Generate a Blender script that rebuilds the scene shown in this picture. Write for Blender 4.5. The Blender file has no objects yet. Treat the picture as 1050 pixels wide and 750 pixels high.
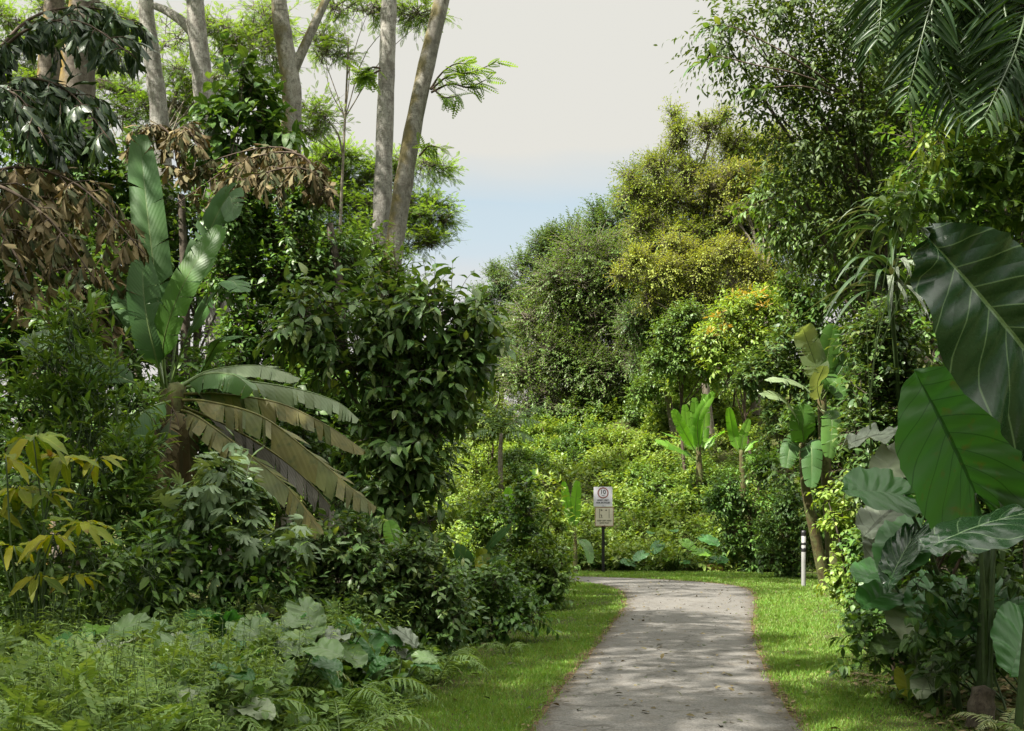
import bpy, math
import numpy as np
from mathutils import Vector

SC = bpy.context.scene
COL = SC.collection
PI = math.pi
UP = np.array([0., 0., 1.])


def P(px, py, Y):
    """photo pixel at distance Y -> point in the place (camera at 0,0,1.5 looking along +Y)"""
    return np.array([(px - 525) / 1050. * Y, Y, 1.5 + (540 - py) / 1050. * Y])


def nrm(a):
    a = np.asarray(a, float)
    return a / np.maximum(np.linalg.norm(a, axis=-1, keepdims=True), 1e-9)


def ss(a, b, x):
    t = np.clip((np.asarray(x, float) - a) / (b - a), 0, 1)
    return t * t * (3 - 2 * t)


# ---------------------------------------------------------------- mesh builder
class MB:
    def __init__(s):
        s.v = []; s.uv = []; s.q = []; s.t = []; s.n = 0

    def add(s, V, Q=None, T=None, UV=None):
        V = np.asarray(V, float).reshape(-1, 3)
        s.v.append(V)
        s.uv.append(np.zeros((len(V), 2)) + [9, 0] if UV is None else np.asarray(UV, float).reshape(-1, 2))
        if Q is not None and len(Q): s.q.append(np.asarray(Q, int).reshape(-1, 4) + s.n)
        if T is not None and len(T): s.t.append(np.asarray(T, int).reshape(-1, 3) + s.n)
        s.n += len(V)

    def mesh(s, name, origin):
        V = np.concatenate(s.v) - np.asarray(origin, float)
        UV = np.concatenate(s.uv)
        Q = np.concatenate(s.q) if s.q else np.zeros((0, 4), int)
        T = np.concatenate(s.t) if s.t else np.zeros((0, 3), int)
        me = bpy.data.meshes.new(name)
        me.vertices.add(len(V)); me.vertices.foreach_set('co', V.astype(np.float32).ravel())
        me.loops.add(Q.size + T.size)
        me.loops.foreach_set('vertex_index', np.concatenate([Q.ravel(), T.ravel()]).astype(np.int32))
        nf = len(Q) + len(T)
        me.polygons.add(nf)
        me.polygons.foreach_set('loop_start', np.concatenate([np.arange(len(Q)) * 4, Q.size + np.arange(len(T)) * 3]).astype(np.int32))
        me.polygons.foreach_set('use_smooth', np.ones(nf, bool))
        me.update(calc_edges=True)
        at = me.attributes.new('luv', 'FLOAT2', 'POINT')
        at.data.foreach_set('vector', UV.astype(np.float32).ravel())
        return me

    def build(s, name, mat, parent=None, origin=None, flat=False, label=None):
        if origin is None:
            origin = np.array(parent.location) if parent is not None and parent.parent is None else \
                (np.array(parent.location) + np.array(parent.parent.location) if parent is not None else np.zeros(3))
        me = s.mesh(name, origin)
        if flat: me.polygons.foreach_set('use_smooth', np.zeros(len(me.polygons), bool))
        me.materials.append(mat)
        o = bpy.data.objects.new(name, me); COL.objects.link(o)
        if parent is not None: o.parent = parent
        else: o.location = origin
        if label: o['label'] = label
        return o


def tag(o, label=None, cat=None, group=None, kind=None):
    if label: o['label'] = label
    if cat: o['category'] = cat
    if group: o['group'] = group
    if kind: o['kind'] = kind
    return o


def thing(name, label, cat, loc, group=None):
    o = bpy.data.objects.new(name, None); COL.objects.link(o)
    o.location = [float(c) for c in loc]; o.empty_display_size = .3
    return tag(o, label, cat, group)


def dup(root, loc, label, rz=0., sc=1., group=None):
    r = root.copy(); COL.objects.link(r)
    r.location = [float(c) for c in loc]; r.rotation_euler = (0, 0, rz)
    r.scale = (sc, sc, sc) if np.isscalar(sc) else sc
    r['label'] = label
    if group: r['group'] = group
    for ch in list(root.children):
        c = ch.copy(); COL.objects.link(c); c.parent = r
        for g in list(ch.children):
            d = g.copy(); COL.objects.link(d); d.parent = c
    return r


# ---------------------------------------------------------------- leaf templates
class Tm: pass


def leaf_t(n=3, w=.4, peak=.42, fold=.25, droop=.25, tip=1.0, wave=0.):
    """one leaf: y along the midrib 0..1, x across (full width w), z the normal"""
    t = np.linspace(0, 1, n + 1)
    hw = np.where(t < peak, np.sin(t / peak * PI / 2), np.clip(np.cos((t - peak) / (1 - peak) * PI / 2), 0, 1) ** tip) * w / 2
    cz = -droop * t ** 1.8
    V = [(0, 0, 0)]; UV = [(0, 0)]
    for i in range(1, n):
        wv = wave * math.sin(i * 2.3) * w
        V += [(-hw[i], t[i], cz[i] + fold * hw[i] + wv), (0, t[i], cz[i]), (hw[i], t[i], cz[i] + fold * hw[i] - wv)]
        UV += [(-1, t[i]), (0, t[i]), (1, t[i])]
    V.append((0, 1, cz[-1])); UV.append((0, 1))
    e = len(V) - 1
    T = [(0, 2, 1), (0, 3, 2)]; Q = []
    for i in range(n - 2):
        a = 1 + 3 * i; b = a + 3
        Q += [(a, a + 1, b + 1, b), (a + 1, a + 2, b + 2, b + 1)]
    a = 1 + 3 * (n - 2)
    T += [(a, a + 1, e), (a + 1, a + 2, e)]
    m = Tm(); m.v = np.array(V, float); m.uv = np.array(UV, float); m.q = np.array(Q, int).reshape(-1, 4); m.t = np.array(T, int)
    return m


def wedge_t(rag=.12, seed=0):
    """a fishtail leaflet: narrow at the base, ragged and wide at the end"""
    r = np.random.default_rng(seed)
    V = [(0, 0, 0), (-.1, .35, .03), (.03, .35, -.02), (.12, .3, .03), (-.26, .75, -.06), (-.02, .7, -.1), (.2, .66, -.05)]
    V += [(-.36, .95 + rag * r.normal(), -.16), (-.2, .88 + rag * r.normal(), -.17), (-.03, 1.0 + rag * r.normal(), -.2), (.12, .82 + rag * r.normal(), -.15), (.27, .8 + rag * r.normal(), -.12)]
    Q = [(1, 2, 5, 4), (2, 3, 6, 5), (4, 5, 9, 8), (5, 6, 11, 10)]
    T = [(0, 2, 1), (0, 3, 2), (4, 8, 7), (5, 10, 9)]
    m = Tm(); m.v = np.array(V, float); m.uv = np.stack([m.v[:, 0] * 3, m.v[:, 1]], 1); m.q = np.array(Q); m.t = np.array(T)
    return m


def lobed_t(nl=5, depth=.45, spread=2.1, droop=.3, seed=0):
    """a palmately lobed leaf fanned from its base"""
    r = np.random.default_rng(seed)
    V = [(0, 0, 0)]; UV = [(0, 0)]
    ang = np.linspace(-spread / 2, spread / 2, nl * 4 + 1)
    for i, a in enumerate(ang):
        k = (i % 4) / 4.
        lob = abs(math.cos((i / 4. ) * PI + PI / 2))       # 0 at notch, 1 at lobe tip
        R = (1 - depth * (1 - lob)) * (1 - .35 * (abs(a) / (spread / 2)) ** 2) * (1 + .05 * r.normal())
        x, y = math.sin(a) * R, math.cos(a) * R
        V.append((x * .85, y, -droop * R * R + .05 * lob)); UV.append(((1 - lob) * 1.0, R))
        V.append((x * .45, y * .5, -droop * .25 * R * R + .04)); UV.append(((1 - lob) * .9, R * .5))
    T = []; Q = []
    for i in range(len(ang) - 1):
        o1, i1, o2, i2 = 1 + 2 * i, 2 + 2 * i, 3 + 2 * i, 4 + 2 * i
        Q.append((i1, i2, o2, o1)); T.append((0, i2, i1))
    m = Tm(); m.v = np.array(V, float); m.uv = np.array(UV); m.q = np.array(Q); m.t = np.array(T)
    return m


def feather_t(n=9, w=.5, lw=.12, droop=.2):
    """a pinnate leaf of narrow leaflets, flat and feathery"""
    V = []; T = []; UV = []
    for i in range(n):
        t = .12 + .88 * i / (n - 1)
        L = w * math.sin(PI * (.18 + .72 * t)) * .55
        for sg in (-1, 1):
            b = len(V)
            c = np.array([0, t, -droop * t * t])
            d = np.array([sg * .9, .42, -.1]) * L
            p = np.array([-.42 * sg, .9, 0]) * lw
            V += [c, c + d * .55 - p * sg * sg * .5, c + d, c + d * .5 + p * .6]
            UV += [(0, 0), (1, .5), (0, 1), (1, .5)]
            T += [(b, b + 1, b + 2), (b, b + 2, b + 3)]
    b = len(V)
    V += [np.array([-.008, 0, 0]), np.array([.008, 0, 0]), np.array([0, 1, -droop])]; UV += [(0, 0)] * 3
    T.append((b, b + 1, b + 2))
    m = Tm(); m.v = np.array(V, float); m.uv = np.array(UV, float); m.q = np.zeros((0, 4), int); m.t = np.array(T)
    return m


def inst(mb, T, pos, yd, nd, L, W=None):
    pos = np.asarray(pos, float).reshape(-1, 3); N = len(pos)
    if N == 0: return
    y = nrm(np.broadcast_to(yd, (N, 3))); x = nrm(np.cross(y, np.broadcast_to(nd, (N, 3)))); z = np.cross(x, y)
    L = np.broadcast_to(np.asarray(L, float), (N,))[:, None, None]
    W = L if W is None else np.broadcast_to(np.asarray(W, float), (N,))[:, None, None]
    tv = T.v[None]
    V = pos[:, None] + x[:, None] * tv[..., 0:1] * W + y[:, None] * tv[..., 1:2] * L + z[:, None] * tv[..., 2:3] * L
    k = len(T.v); off = (np.arange(N) * k)[:, None, None]
    mb.add(V, (T.q[None] + off) if len(T.q) else None, (T.t[None] + off) if len(T.t) else None, np.broadcast_to(T.uv[None], (N, k, 2)))


def tube(mb, pts, r, sides=7, cap=True):
    pts = np.asarray(pts, float); n = len(pts)
    r = np.broadcast_to(np.asarray(r, float), (n,))
    t = nrm(np.gradient(pts, axis=0))
    ref = np.array([.31, .95, .05]) if abs(t[:, 1]).mean() < .8 else np.array([.95, .2, .25])
    a = nrm(np.cross(t, ref)); b = np.cross(t, a)
    th = np.arange(sides) / sides * 2 * PI
    V = pts[:, None] + (a[:, None] * np.cos(th)[None, :, None] + b[:, None] * np.sin(th)[None, :, None]) * r[:, None, None]
    i = np.arange(n - 1)[:, None] * sides; j = np.arange(sides)[None]; j2 = (j + 1) % sides
    Q = np.stack([i + j, i + j2, i + sides + j2, i + sides + j], -1).reshape(-1, 4)
    UV = np.stack([np.broadcast_to(th[None] / PI, (n, sides)), np.broadcast_to(np.linspace(0, 1, n)[:, None], (n, sides))], -1)
    V = V.reshape(-1, 3); UV = UV.reshape(-1, 2); T = None
    if cap:
        T = [(n * sides, (n - 1) * sides + k, (n - 1) * sides + (k + 1) % sides) for k in range(sides)]
        V = np.concatenate([V, pts[-1:] + t[-1:] * r[-1] * .4]); UV = np.concatenate([UV, [[0, 1]]])
    mb.add(V, Q, T, UV)


def tubes_lin(mb, A, B, r0, r1):
    """many thin straight three-sided twigs at once"""
    A = np.asarray(A); B = np.asarray(B); N = len(A)
    if N == 0: return
    d = nrm(B - A); a = nrm(np.cross(d, [.3, .5, .81])); b = np.cross(d, a)
    V = []
    for k in range(3):
        th = k * 2 * PI / 3; o = a * math.cos(th) + b * math.sin(th)
        V += [A + o * r0, B + o * r1]
    V = np.stack(V, 1); off = (np.arange(N) * 6)[:, None, None]
    Q = np.array([(0, 2, 3, 1), (2, 4, 5, 3), (4, 0, 1, 5)])[None] + off
    mb.add(V, Q)


def crv(ctrl, n):
    """smooth curve through the control points (Catmull-Rom)"""
    c = np.asarray(ctrl, float)
    if len(c) == 2: return c[0] + (c[1] - c[0]) * np.linspace(0, 1, n)[:, None]
    c = np.concatenate([[2 * c[0] - c[1]], c, [2 * c[-1] - c[-2]]])
    u = np.linspace(0, len(c) - 3 - 1e-6, n); i = u.astype(int); f = (u - i)[:, None]
    p0, p1, p2, p3 = c[i], c[i + 1], c[i + 2], c[i + 3]
    return .5 * (2 * p1 + (p2 - p0) * f + (2 * p0 - 5 * p1 + 4 * p2 - p3) * f ** 2 + (3 * p1 - p0 - 3 * p2 + p3) * f ** 3)


def rdir(rng, n):
    return nrm(rng.normal(size=(n, 3)))


# ---------------------------------------------------------------- crowns
def crown(mb, rng, clumps, Ts, leaf, width, n, twig=.4, k=6, up=.35, droop=.25, ldroop=.2, spread=60, flat=.4, sub=9, stem=None, fill=.25, whorl=False, subr=(.28, .46), out=.8, jit=.35, njit=.33):
    """leaves on twigs on sub-clumps of the given clumps [(centre, (rx,ry,rz))]"""
    C = []; R = []; BC = []; BR = []
    for c, r in clumps:
        c = np.asarray(c, float); r = np.broadcast_to(np.asarray(r, float), (3,))
        d = rdir(rng, sub); d[:, 2] = np.abs(d[:, 2]) * np.where(rng.random(sub) < .72, 1, -1)
        C.append(c + d * r * rng.uniform(.4, out, (sub, 1))); R.append(r[None] * rng.uniform(subr[0], subr[1], (sub, 1)))
        BC.append(np.repeat(c[None], sub, 0)); BR.append(np.repeat(r[None], sub, 0))
    C, R, BC, BR = map(np.concatenate, (C, R, BC, BR))
    M = max(1, int(n / k))
    w = (R[:, 0] * R[:, 2]) * rng.uniform(.6, 1.4, len(R)); w /= w.sum()
    idx = rng.choice(len(C), M, p=w)
    d = rdir(rng, M)
    rad = np.where(rng.random(M) < fill, rng.uniform(.1, .6, M), rng.uniform(.6, 1.0, M))[:, None]
    O = C[idx] + d * R[idx] * rad
    D = nrm((O - BC[idx]) / BR[idx] * .7 + d * .6 + UP * up + rng.normal(size=(M, 3)) * jit)
    Lt = twig * rng.uniform(.55, 1.25, M)
    a = nrm(np.cross(D, UP) + 1e-6); b = np.cross(a, D)
    if stem is not None:
        tubes_lin(stem, O - D * Lt[:, None] * .5, O + D * Lt[:, None] * .55 - UP * droop * Lt[:, None] * .12, twig * .018, twig * .008)
        tubes_lin(stem, O + D * Lt[:, None] * .55 - UP * droop * Lt[:, None] * .12, O + D * Lt[:, None] - UP * droop * Lt[:, None] * .5, twig * .008, twig * .004)
    roll = rng.uniform(0, 2 * PI, M)
    per = [[] for _ in Ts]
    for j in range(k):
        s = (j + .6) / k if not whorl else .8 + .2 * (j + .6) / k
        pos = O + D * (Lt * s)[:, None] - UP * (droop * Lt * s * s * .5)[:, None]
        ph = roll + j * 2.4 + rng.normal(size=M) * .25
        if flat > 0: ph = np.where(rng.random(M) < flat, (j % 2) * PI + rng.normal(size=M) * .3, ph)
        sd = a * np.cos(ph)[:, None] + b * np.sin(ph)[:, None]
        A = np.radians(spread * (1.1 - .55 * s) * rng.uniform(.7, 1.25, M))[:, None]
        ld = nrm(D * np.cos(A) + sd * np.sin(A) - UP * ldroop + rng.normal(size=(M, 3)) * .12)
        nd = nrm(b * .5 + UP * .8 + D * .25 + (C[idx] - BC[idx]) / BR[idx] * .4 + rng.normal(size=(M, 3)) * njit)
        L = leaf * rng.uniform(.6, 1.2, M) * (1 - .25 * s)
        W = L * width * rng.uniform(.8, 1.2, M)
        which = rng.integers(0, len(Ts), M)
        for ti in range(len(Ts)):
            m = which == ti
            per[ti].append((pos[m], ld[m], nd[m], L[m], W[m]))
    for ti, T in enumerate(Ts):
        q = [np.concatenate(z) for z in zip(*per[ti])]
        inst(mb, T, *q)


def bl(lst, Y, squash=(1, 1, 1)):
    """clumps given as photo circles (px, py, r px[, extra depth m]) at distance Y"""
    out = []
    for e in lst:
        y = Y + (e[3] if len(e) > 3 else 0)
        r = e[2] / 1050. * y
        out.append((P(e[0], e[1], y), np.array(squash) * r))
    return out


def limbs(mb, rng, base, clumps, r0, fork=.35, sides=8, lean=None, bend=.12):
    """a tapered trunk from base, forking into a limb to every clump"""
    base = np.asarray(base, float); cs = np.array([c for c, _ in clumps])
    top = cs.mean(0); top[2] = cs[:, 2].max() * .35 + top[2] * .65
    if lean is not None: top = np.asarray(lean, float)
    mid = base + (top - base) * .5 + rng.normal(size=3) * bend * np.linalg.norm(top - base) * np.array([1, 1, .2]) * .5
    tr = crv([base, mid, top], 14)
    rr = r0 * (1 - .72 * np.linspace(0, 1, 14)) ; rr[0] *= 1.35
    tube(mb, tr, rr, sides)
    for c, _ in clumps:
        h = np.clip((c[2] - base[2]) / max(top[2] - base[2], .1), 0, 1.3)
        f = np.clip(fork + .55 * (h - fork) * rng.uniform(.6, 1.0), .12, .95)
        s = tr[int(f * 13)]; rs = rr[int(f * 13)] * .6
        v = c - s
        m1 = s + v * .45 + UP * .12 * np.linalg.norm(v) * (1 if v[2] > 0 else .3) + rng.normal(size=3) * .06 * np.linalg.norm(v)
        L = crv([s, m1, c], 9)
        tube(mb, L, np.linspace(rs, rs * .25, 9), max(4, sides - 3))


# ---------------------------------------------------------------- materials
def nodes(m):
    m.use_nodes = True
    nt = m.node_tree; nt.nodes.clear()
    return nt, nt.nodes, nt.links


def ramp(N, stops):
    r = N.new('ShaderNodeValToRGB'); el = r.color_ramp.elements
    while len(el) < len(stops): el.new(.5)
    for e, (p, c) in zip(el, stops):
        e.position = p; e.color = (*c, 1) if len(c) == 3 else c
    return r


def math_n(N, Lk, op, a, b=None, c=None, clamp=False):
    n = N.new('ShaderNodeMath'); n.operation = op; n.use_clamp = clamp
    for i, x in enumerate((a, b, c)):
        if x is None: continue
        if isinstance(x, (int, float)): n.inputs[i].default_value = x
        else: Lk.new(x, n.inputs[i])
    return n.outputs[0]


def mixc(N, Lk, f, a, b, mode='MIX'):
    n = N.new('ShaderNodeMix'); n.data_type = 'RGBA'; n.blend_type = mode
    for s, x in ((n.inputs[0], f), (n.inputs[6], a), (n.inputs[7], b)):
        if isinstance(x, (int, float)): s.default_value = x
        elif isinstance(x, tuple): s.default_value = (*x, 1)
        else: Lk.new(x, s)
    return n.outputs[2]


def leafmat(name, cols, tr=1.0, tmix=.3, rough=.42, spec=.4, rib=.3, ribc=(.25, .32, .12), vein=0., nscale=1.3, nvar=.35, ribw=.09, vth=.455, spots=0., spotc=(.16, .10, .03), tcol=(1.5, 1.35, .45), bumps=0., gain=1.3):
    m = bpy.data.materials.new(name); nt, N, Lk = nodes(m)
    geo = N.new('ShaderNodeNewGeometry'); oi = N.new('ShaderNodeObjectInfo'); tc = N.new('ShaderNodeTexCoord')
    n = len(cols)
    r = ramp(N, [(i / max(n - 1, 1), c) for i, c in enumerate(cols)])
    Lk.new(geo.outputs['Random Per Island'], r.inputs[0])
    nz = N.new('ShaderNodeTexNoise'); nz.inputs['Scale'].default_value = nscale; nz.inputs['Detail'].default_value = 3
    Lk.new(tc.outputs['Object'], nz.inputs['Vector'])
    hsv = N.new('ShaderNodeHueSaturation')
    val = math_n(N, Lk, 'MULTIPLY_ADD', nz.outputs['Fac'], 2 * nvar * gain, (1 - nvar) * gain)
    val = math_n(N, Lk, 'MULTIPLY', val, math_n(N, Lk, 'MULTIPLY_ADD', oi.outputs['Random'], .24, .88))
    hue = math_n(N, Lk, 'MULTIPLY_ADD', nz.outputs['Fac'], .03, .492)
    Lk.new(val, hsv.inputs['Value']); Lk.new(hue, hsv.inputs['Hue']); Lk.new(r.outputs[0], hsv.inputs['Color'])
    col = hsv.outputs[0]
    at = N.new('ShaderNodeAttribute'); at.attribute_name = 'luv'
    sx = N.new('ShaderNodeSeparateXYZ'); Lk.new(at.outputs['Vector'], sx.inputs[0])
    ax = math_n(N, Lk, 'ABSOLUTE', sx.outputs[0])
    bumpsrc = None
    if rib > 0:
        f = math_n(N, Lk, 'MULTIPLY', math_n(N, Lk, 'LESS_THAN', ax, ribw), rib)
        if vein > 0:      # side veins, slanting out from the midrib
            ph = math_n(N, Lk, 'SUBTRACT', math_n(N, Lk, 'MULTIPLY', sx.outputs[1], vein), math_n(N, Lk, 'MULTIPLY', ax, vein * .12))
            fr = math_n(N, Lk, 'FRACT', ph)
            d = math_n(N, Lk, 'ABSOLUTE', math_n(N, Lk, 'SUBTRACT', fr, .5))
            vf = math_n(N, Lk, 'GREATER_THAN', d, vth)
            f = math_n(N, Lk, 'MAXIMUM', f, math_n(N, Lk, 'MULTIPLY', vf, rib * .7))
            bumpsrc = d
        col = mixc(N, Lk, f, col, ribc)
    if spots > 0:
        n2 = N.new('ShaderNodeTexNoise'); n2.inputs['Scale'].default_value = 9; n2.inputs['Detail'].default_value = 5
        Lk.new(tc.outputs['Object'], n2.inputs['Vector'])
        sf = N.new('ShaderNodeMapRange'); sf.inputs[1].default_value = .62 - .12 * spots; sf.inputs[2].default_value = .72
        Lk.new(n2.outputs['Fac'], sf.inputs[0])
        col = mixc(N, Lk, sf.outputs[0], col, spotc)
    pb = N.new('ShaderNodeBsdfPrincipled'); Lk.new(col, pb.inputs['Base Color'])
    nr = N.new('ShaderNodeTexNoise'); nr.inputs['Scale'].default_value = 30; Lk.new(tc.outputs['Object'], nr.inputs['Vector'])
    Lk.new(math_n(N, Lk, 'MULTIPLY_ADD', nr.outputs['Fac'], .3, rough - .12), pb.inputs['Roughness'])
    pb.inputs['Specular IOR Level'].default_value = spec
    if bumps > 0 and bumpsrc is not None:
        bp = N.new('ShaderNodeBump'); bp.inputs['Strength'].default_value = bumps; bp.inputs['Distance'].default_value = .02
        Lk.new(bumpsrc, bp.inputs['Height']); bp.invert = True
        Lk.new(bp.outputs[0], pb.inputs['Normal'])
    tl = N.new('ShaderNodeBsdfTranslucent')
    Lk.new(mixc(N, Lk, 1.0, col, tuple(c * tr for c in tcol), 'MULTIPLY'), tl.inputs[0])
    mx = N.new('ShaderNodeMixShader'); mx.inputs[0].default_value = tmix
    Lk.new(pb.outputs[0], mx.inputs[1]); Lk.new(tl.outputs[0], mx.inputs[2])
    out = N.new('ShaderNodeOutputMaterial'); Lk.new(mx.outputs[0], out.inputs[0])
    return m


def barkmat(name, c1, c2, c3, scale=6, moss=None, mossside=(-.8, -.2, 0), bump=.5):
    m = bpy.data.materials.new(name); nt, N, Lk = nodes(m)
    tc = N.new('ShaderNodeTexCoord')
    mp = N.new('ShaderNodeMapping'); mp.inputs['Scale'].default_value = (1, 1, .45); Lk.new(tc.outputs['Object'], mp.inputs[0])
    n1 = N.new('ShaderNodeTexNoise'); n1.inputs['Scale'].default_value = scale; n1.inputs['Detail'].default_value = 8; n1.inputs['Roughness'].default_value = .7
    Lk.new(mp.outputs[0], n1.inputs[0])
    r = ramp(N, [(.36, c1), (.47, c2), (.55, c3), (.66, c1)]); Lk.new(n1.outputs['Fac'], r.inputs[0])
    mp2 = N.new('ShaderNodeMapping'); mp2.inputs['Scale'].default_value = (3, 3, 14); Lk.new(tc.outputs['Object'], mp2.inputs[0])
    n2 = N.new('ShaderNodeTexNoise'); n2.inputs['Scale'].default_value = 1.2; n2.inputs['Detail'].default_value = 5; Lk.new(mp2.outputs[0], n2.inputs[0])
    ln = N.new('ShaderNodeMapRange'); ln.inputs[1].default_value = .55; ln.inputs[2].default_value = .72; ln.inputs[4].default_value = .6
    Lk.new(n2.outputs['Fac'], ln.inputs[0])
    col = mixc(N, Lk, ln.outputs[0], r.outputs[0], tuple(x * .35 for x in c1))
    n4 = N.new('ShaderNodeTexNoise'); n4.inputs['Scale'].default_value = .9; n4.inputs['Detail'].default_value = 6; n4.inputs['Roughness'].default_value = .7
    Lk.new(tc.outputs['Object'], n4.inputs[0])
    n5 = N.new('ShaderNodeTexNoise'); n5.inputs['Scale'].default_value = scale * 3.2; n5.inputs['Detail'].default_value = 4; n5.inputs['Roughness'].default_value = .75
    Lk.new(tc.outputs['Object'], n5.inputs[0])
    sp5 = N.new('ShaderNodeMapRange'); sp5.inputs[1].default_value = .54; sp5.inputs[2].default_value = .63; sp5.inputs[4].default_value = .7; Lk.new(n5.outputs['Fac'], sp5.inputs[0])
    col = mixc(N, Lk, sp5.outputs[0], col, tuple(x * .3 for x in c2))
    pf = N.new('ShaderNodeMapRange'); pf.inputs[1].default_value = .5; pf.inputs[2].default_value = .62; pf.inputs[4].default_value = .55
    Lk.new(n4.outputs['Fac'], pf.inputs[0])
    col = mixc(N, Lk, pf.outputs[0], col, tuple(x * .42 for x in c2))
    if moss:
        g = N.new('ShaderNodeNewGeometry'); dp = N.new('ShaderNodeVectorMath'); dp.operation = 'DOT_PRODUCT'
        Lk.new(g.outputs['Normal'], dp.inputs[0]); dp.inputs[1].default_value = mossside
        n3 = N.new('ShaderNodeTexNoise'); n3.inputs['Scale'].default_value = 2.2; n3.inputs['Detail'].default_value = 6; Lk.new(tc.outputs['Object'], n3.inputs[0])
        s = math_n(N, Lk, 'ADD', dp.outputs['Value'], math_n(N, Lk, 'MULTIPLY_ADD', n3.outputs['Fac'], 3.2, -1.6))
        mr = N.new('ShaderNodeMapRange'); mr.inputs[1].default_value = .1; mr.inputs[2].default_value = .7; mr.inputs[4].default_value = .85
        Lk.new(s, mr.inputs[0])
        col = mixc(N, Lk, mr.outputs[0], col, moss)
    pb = N.new('ShaderNodeBsdfPrincipled'); Lk.new(col, pb.inputs['Base Color']); pb.inputs['Roughness'].default_value = .85
    pb.inputs['Specular IOR Level'].default_value = .2
    b = N.new('ShaderNodeBump'); b.inputs['Strength'].default_value = bump; b.inputs['Distance'].default_value = .03
    Lk.new(n1.outputs['Fac'], b.inputs['Height']); Lk.new(b.outputs[0], pb.inputs['Normal'])
    out = N.new('ShaderNodeOutputMaterial'); Lk.new(pb.outputs[0], out.inputs[0])
    return m


def plain(name, c, rough=.5, spec=.4, var=.15, scale=14, metal=0.):
    m = bpy.data.materials.new(name); nt, N, Lk = nodes(m)
    tc = N.new('ShaderNodeTexCoord'); n = N.new('ShaderNodeTexNoise'); n.inputs['Scale'].default_value = scale; n.inputs['Detail'].default_value = 6
    Lk.new(tc.outputs['Object'], n.inputs[0])
    r = ramp(N, [(.3, tuple(x * (1 - var) for x in c)), (.7, tuple(min(1, x * (1 + var)) for x in c))]); Lk.new(n.outputs['Fac'], r.inputs[0])
    pb = N.new('ShaderNodeBsdfPrincipled'); Lk.new(r.outputs[0], pb.inputs['Base Color'])
    pb.inputs['Roughness'].default_value = rough; pb.inputs['Specular IOR Level'].default_value = spec; pb.inputs['Metallic'].default_value = metal
    out = N.new('ShaderNodeOutputMaterial'); Lk.new(pb.outputs[0], out.inputs[0])
    return m
# ---------------------------------------------------------------- special leaves
def banana_leaf(mb, rb, rng, ctrl, W, face, start=.18, n=40, droop=.35, tear=.3, fold=.25, hang=0., ribr=.014, gap=None, rip=(.012, .05)):
    C = crv(ctrl, n); t = nrm(np.gradient(C, axis=0))
    f = np.asarray(face, float); nd = nrm(f - t * (t @ f)[:, None]); sd = np.cross(t, nd)
    u = np.linspace(0, 1, n)
    up = np.clip((u - start) / (1 - start), 0, 1)
    w = W / 2 * np.minimum(1, (up / .16) ** .55) * np.clip(1 - up ** 5, 0, 1) ** .6
    w[up <= 0] = 0
    def at(arr, s):
        x = np.clip(s, 0, 1) * (n - 1); i = np.minimum(x.astype(int), n - 2); g = (x - i)[..., None]
        a = arr if arr.ndim > 1 else arr[:, None]
        r = a[i] * (1 - g) + a[i + 1] * g
        return r if arr.ndim > 1 else r[..., 0]
    R = np.array([0, .3, .65, 1.])
    for sg in (-1, 1):
        s = start
        while s < .995:
            step = rng.uniform(*rip) if rng.random() < tear else rng.uniform(.08, .22)
            e = min(1., s + step)
            if 1 - e < .02: e = 1.
            g = min(.35 * (e - s), rng.uniform(.001, .008 + .012 * tear)) if gap is None else (gap * rng.uniform(.2, 1) if rng.random() < .94 else rng.uniform(.1, .4) * (e - s))
            m = max(3, int((e - s) * 40))
            base = np.linspace(0, 1, m)[:, None]
            lo = s + g * R ** 1.5 + .035 * R; hi = e - g * R ** 1.5 + .035 * R
            S = np.clip(lo[None] + (hi - lo)[None] * base, 0, 1)
            Cc = at(C, S); Nn = at(nd, S); Ss = at(sd, S); ww = np.clip(at(w, np.broadcast_to(s + (e - s) * base, S.shape)), .004, None)
            dr = droop * rng.uniform(.6, 1.45) + rng.normal() * .16 * tear
            r = R[None]
            ang = hang * rng.uniform(.75, 1.15)
            off = Ss * (sg * ww * r * math.cos(ang))[..., None] + Nn * (ww * (fold * r * (1 - ang / 1.6) - dr * r * r))[..., None] - UP * (ww * r * math.sin(ang))[..., None]
            V = (Cc + off + Nn * (.012 * W * np.sin(S * 90 + sg) * r)[..., None])
            i = np.arange(m - 1)[:, None] * 4; j = np.arange(3)[None]
            Q = np.stack([i + j, i + j + 1, i + j + 5, i + j + 4], -1).reshape(-1, 4)
            mb.add(V.reshape(-1, 3), Q, None, np.stack([np.broadcast_to(R[None] * sg, S.shape), S], -1))
            s = e
    tube(rb, C + nd * -.004, ribr * (1.25 - u * 1.05), 6)


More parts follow.
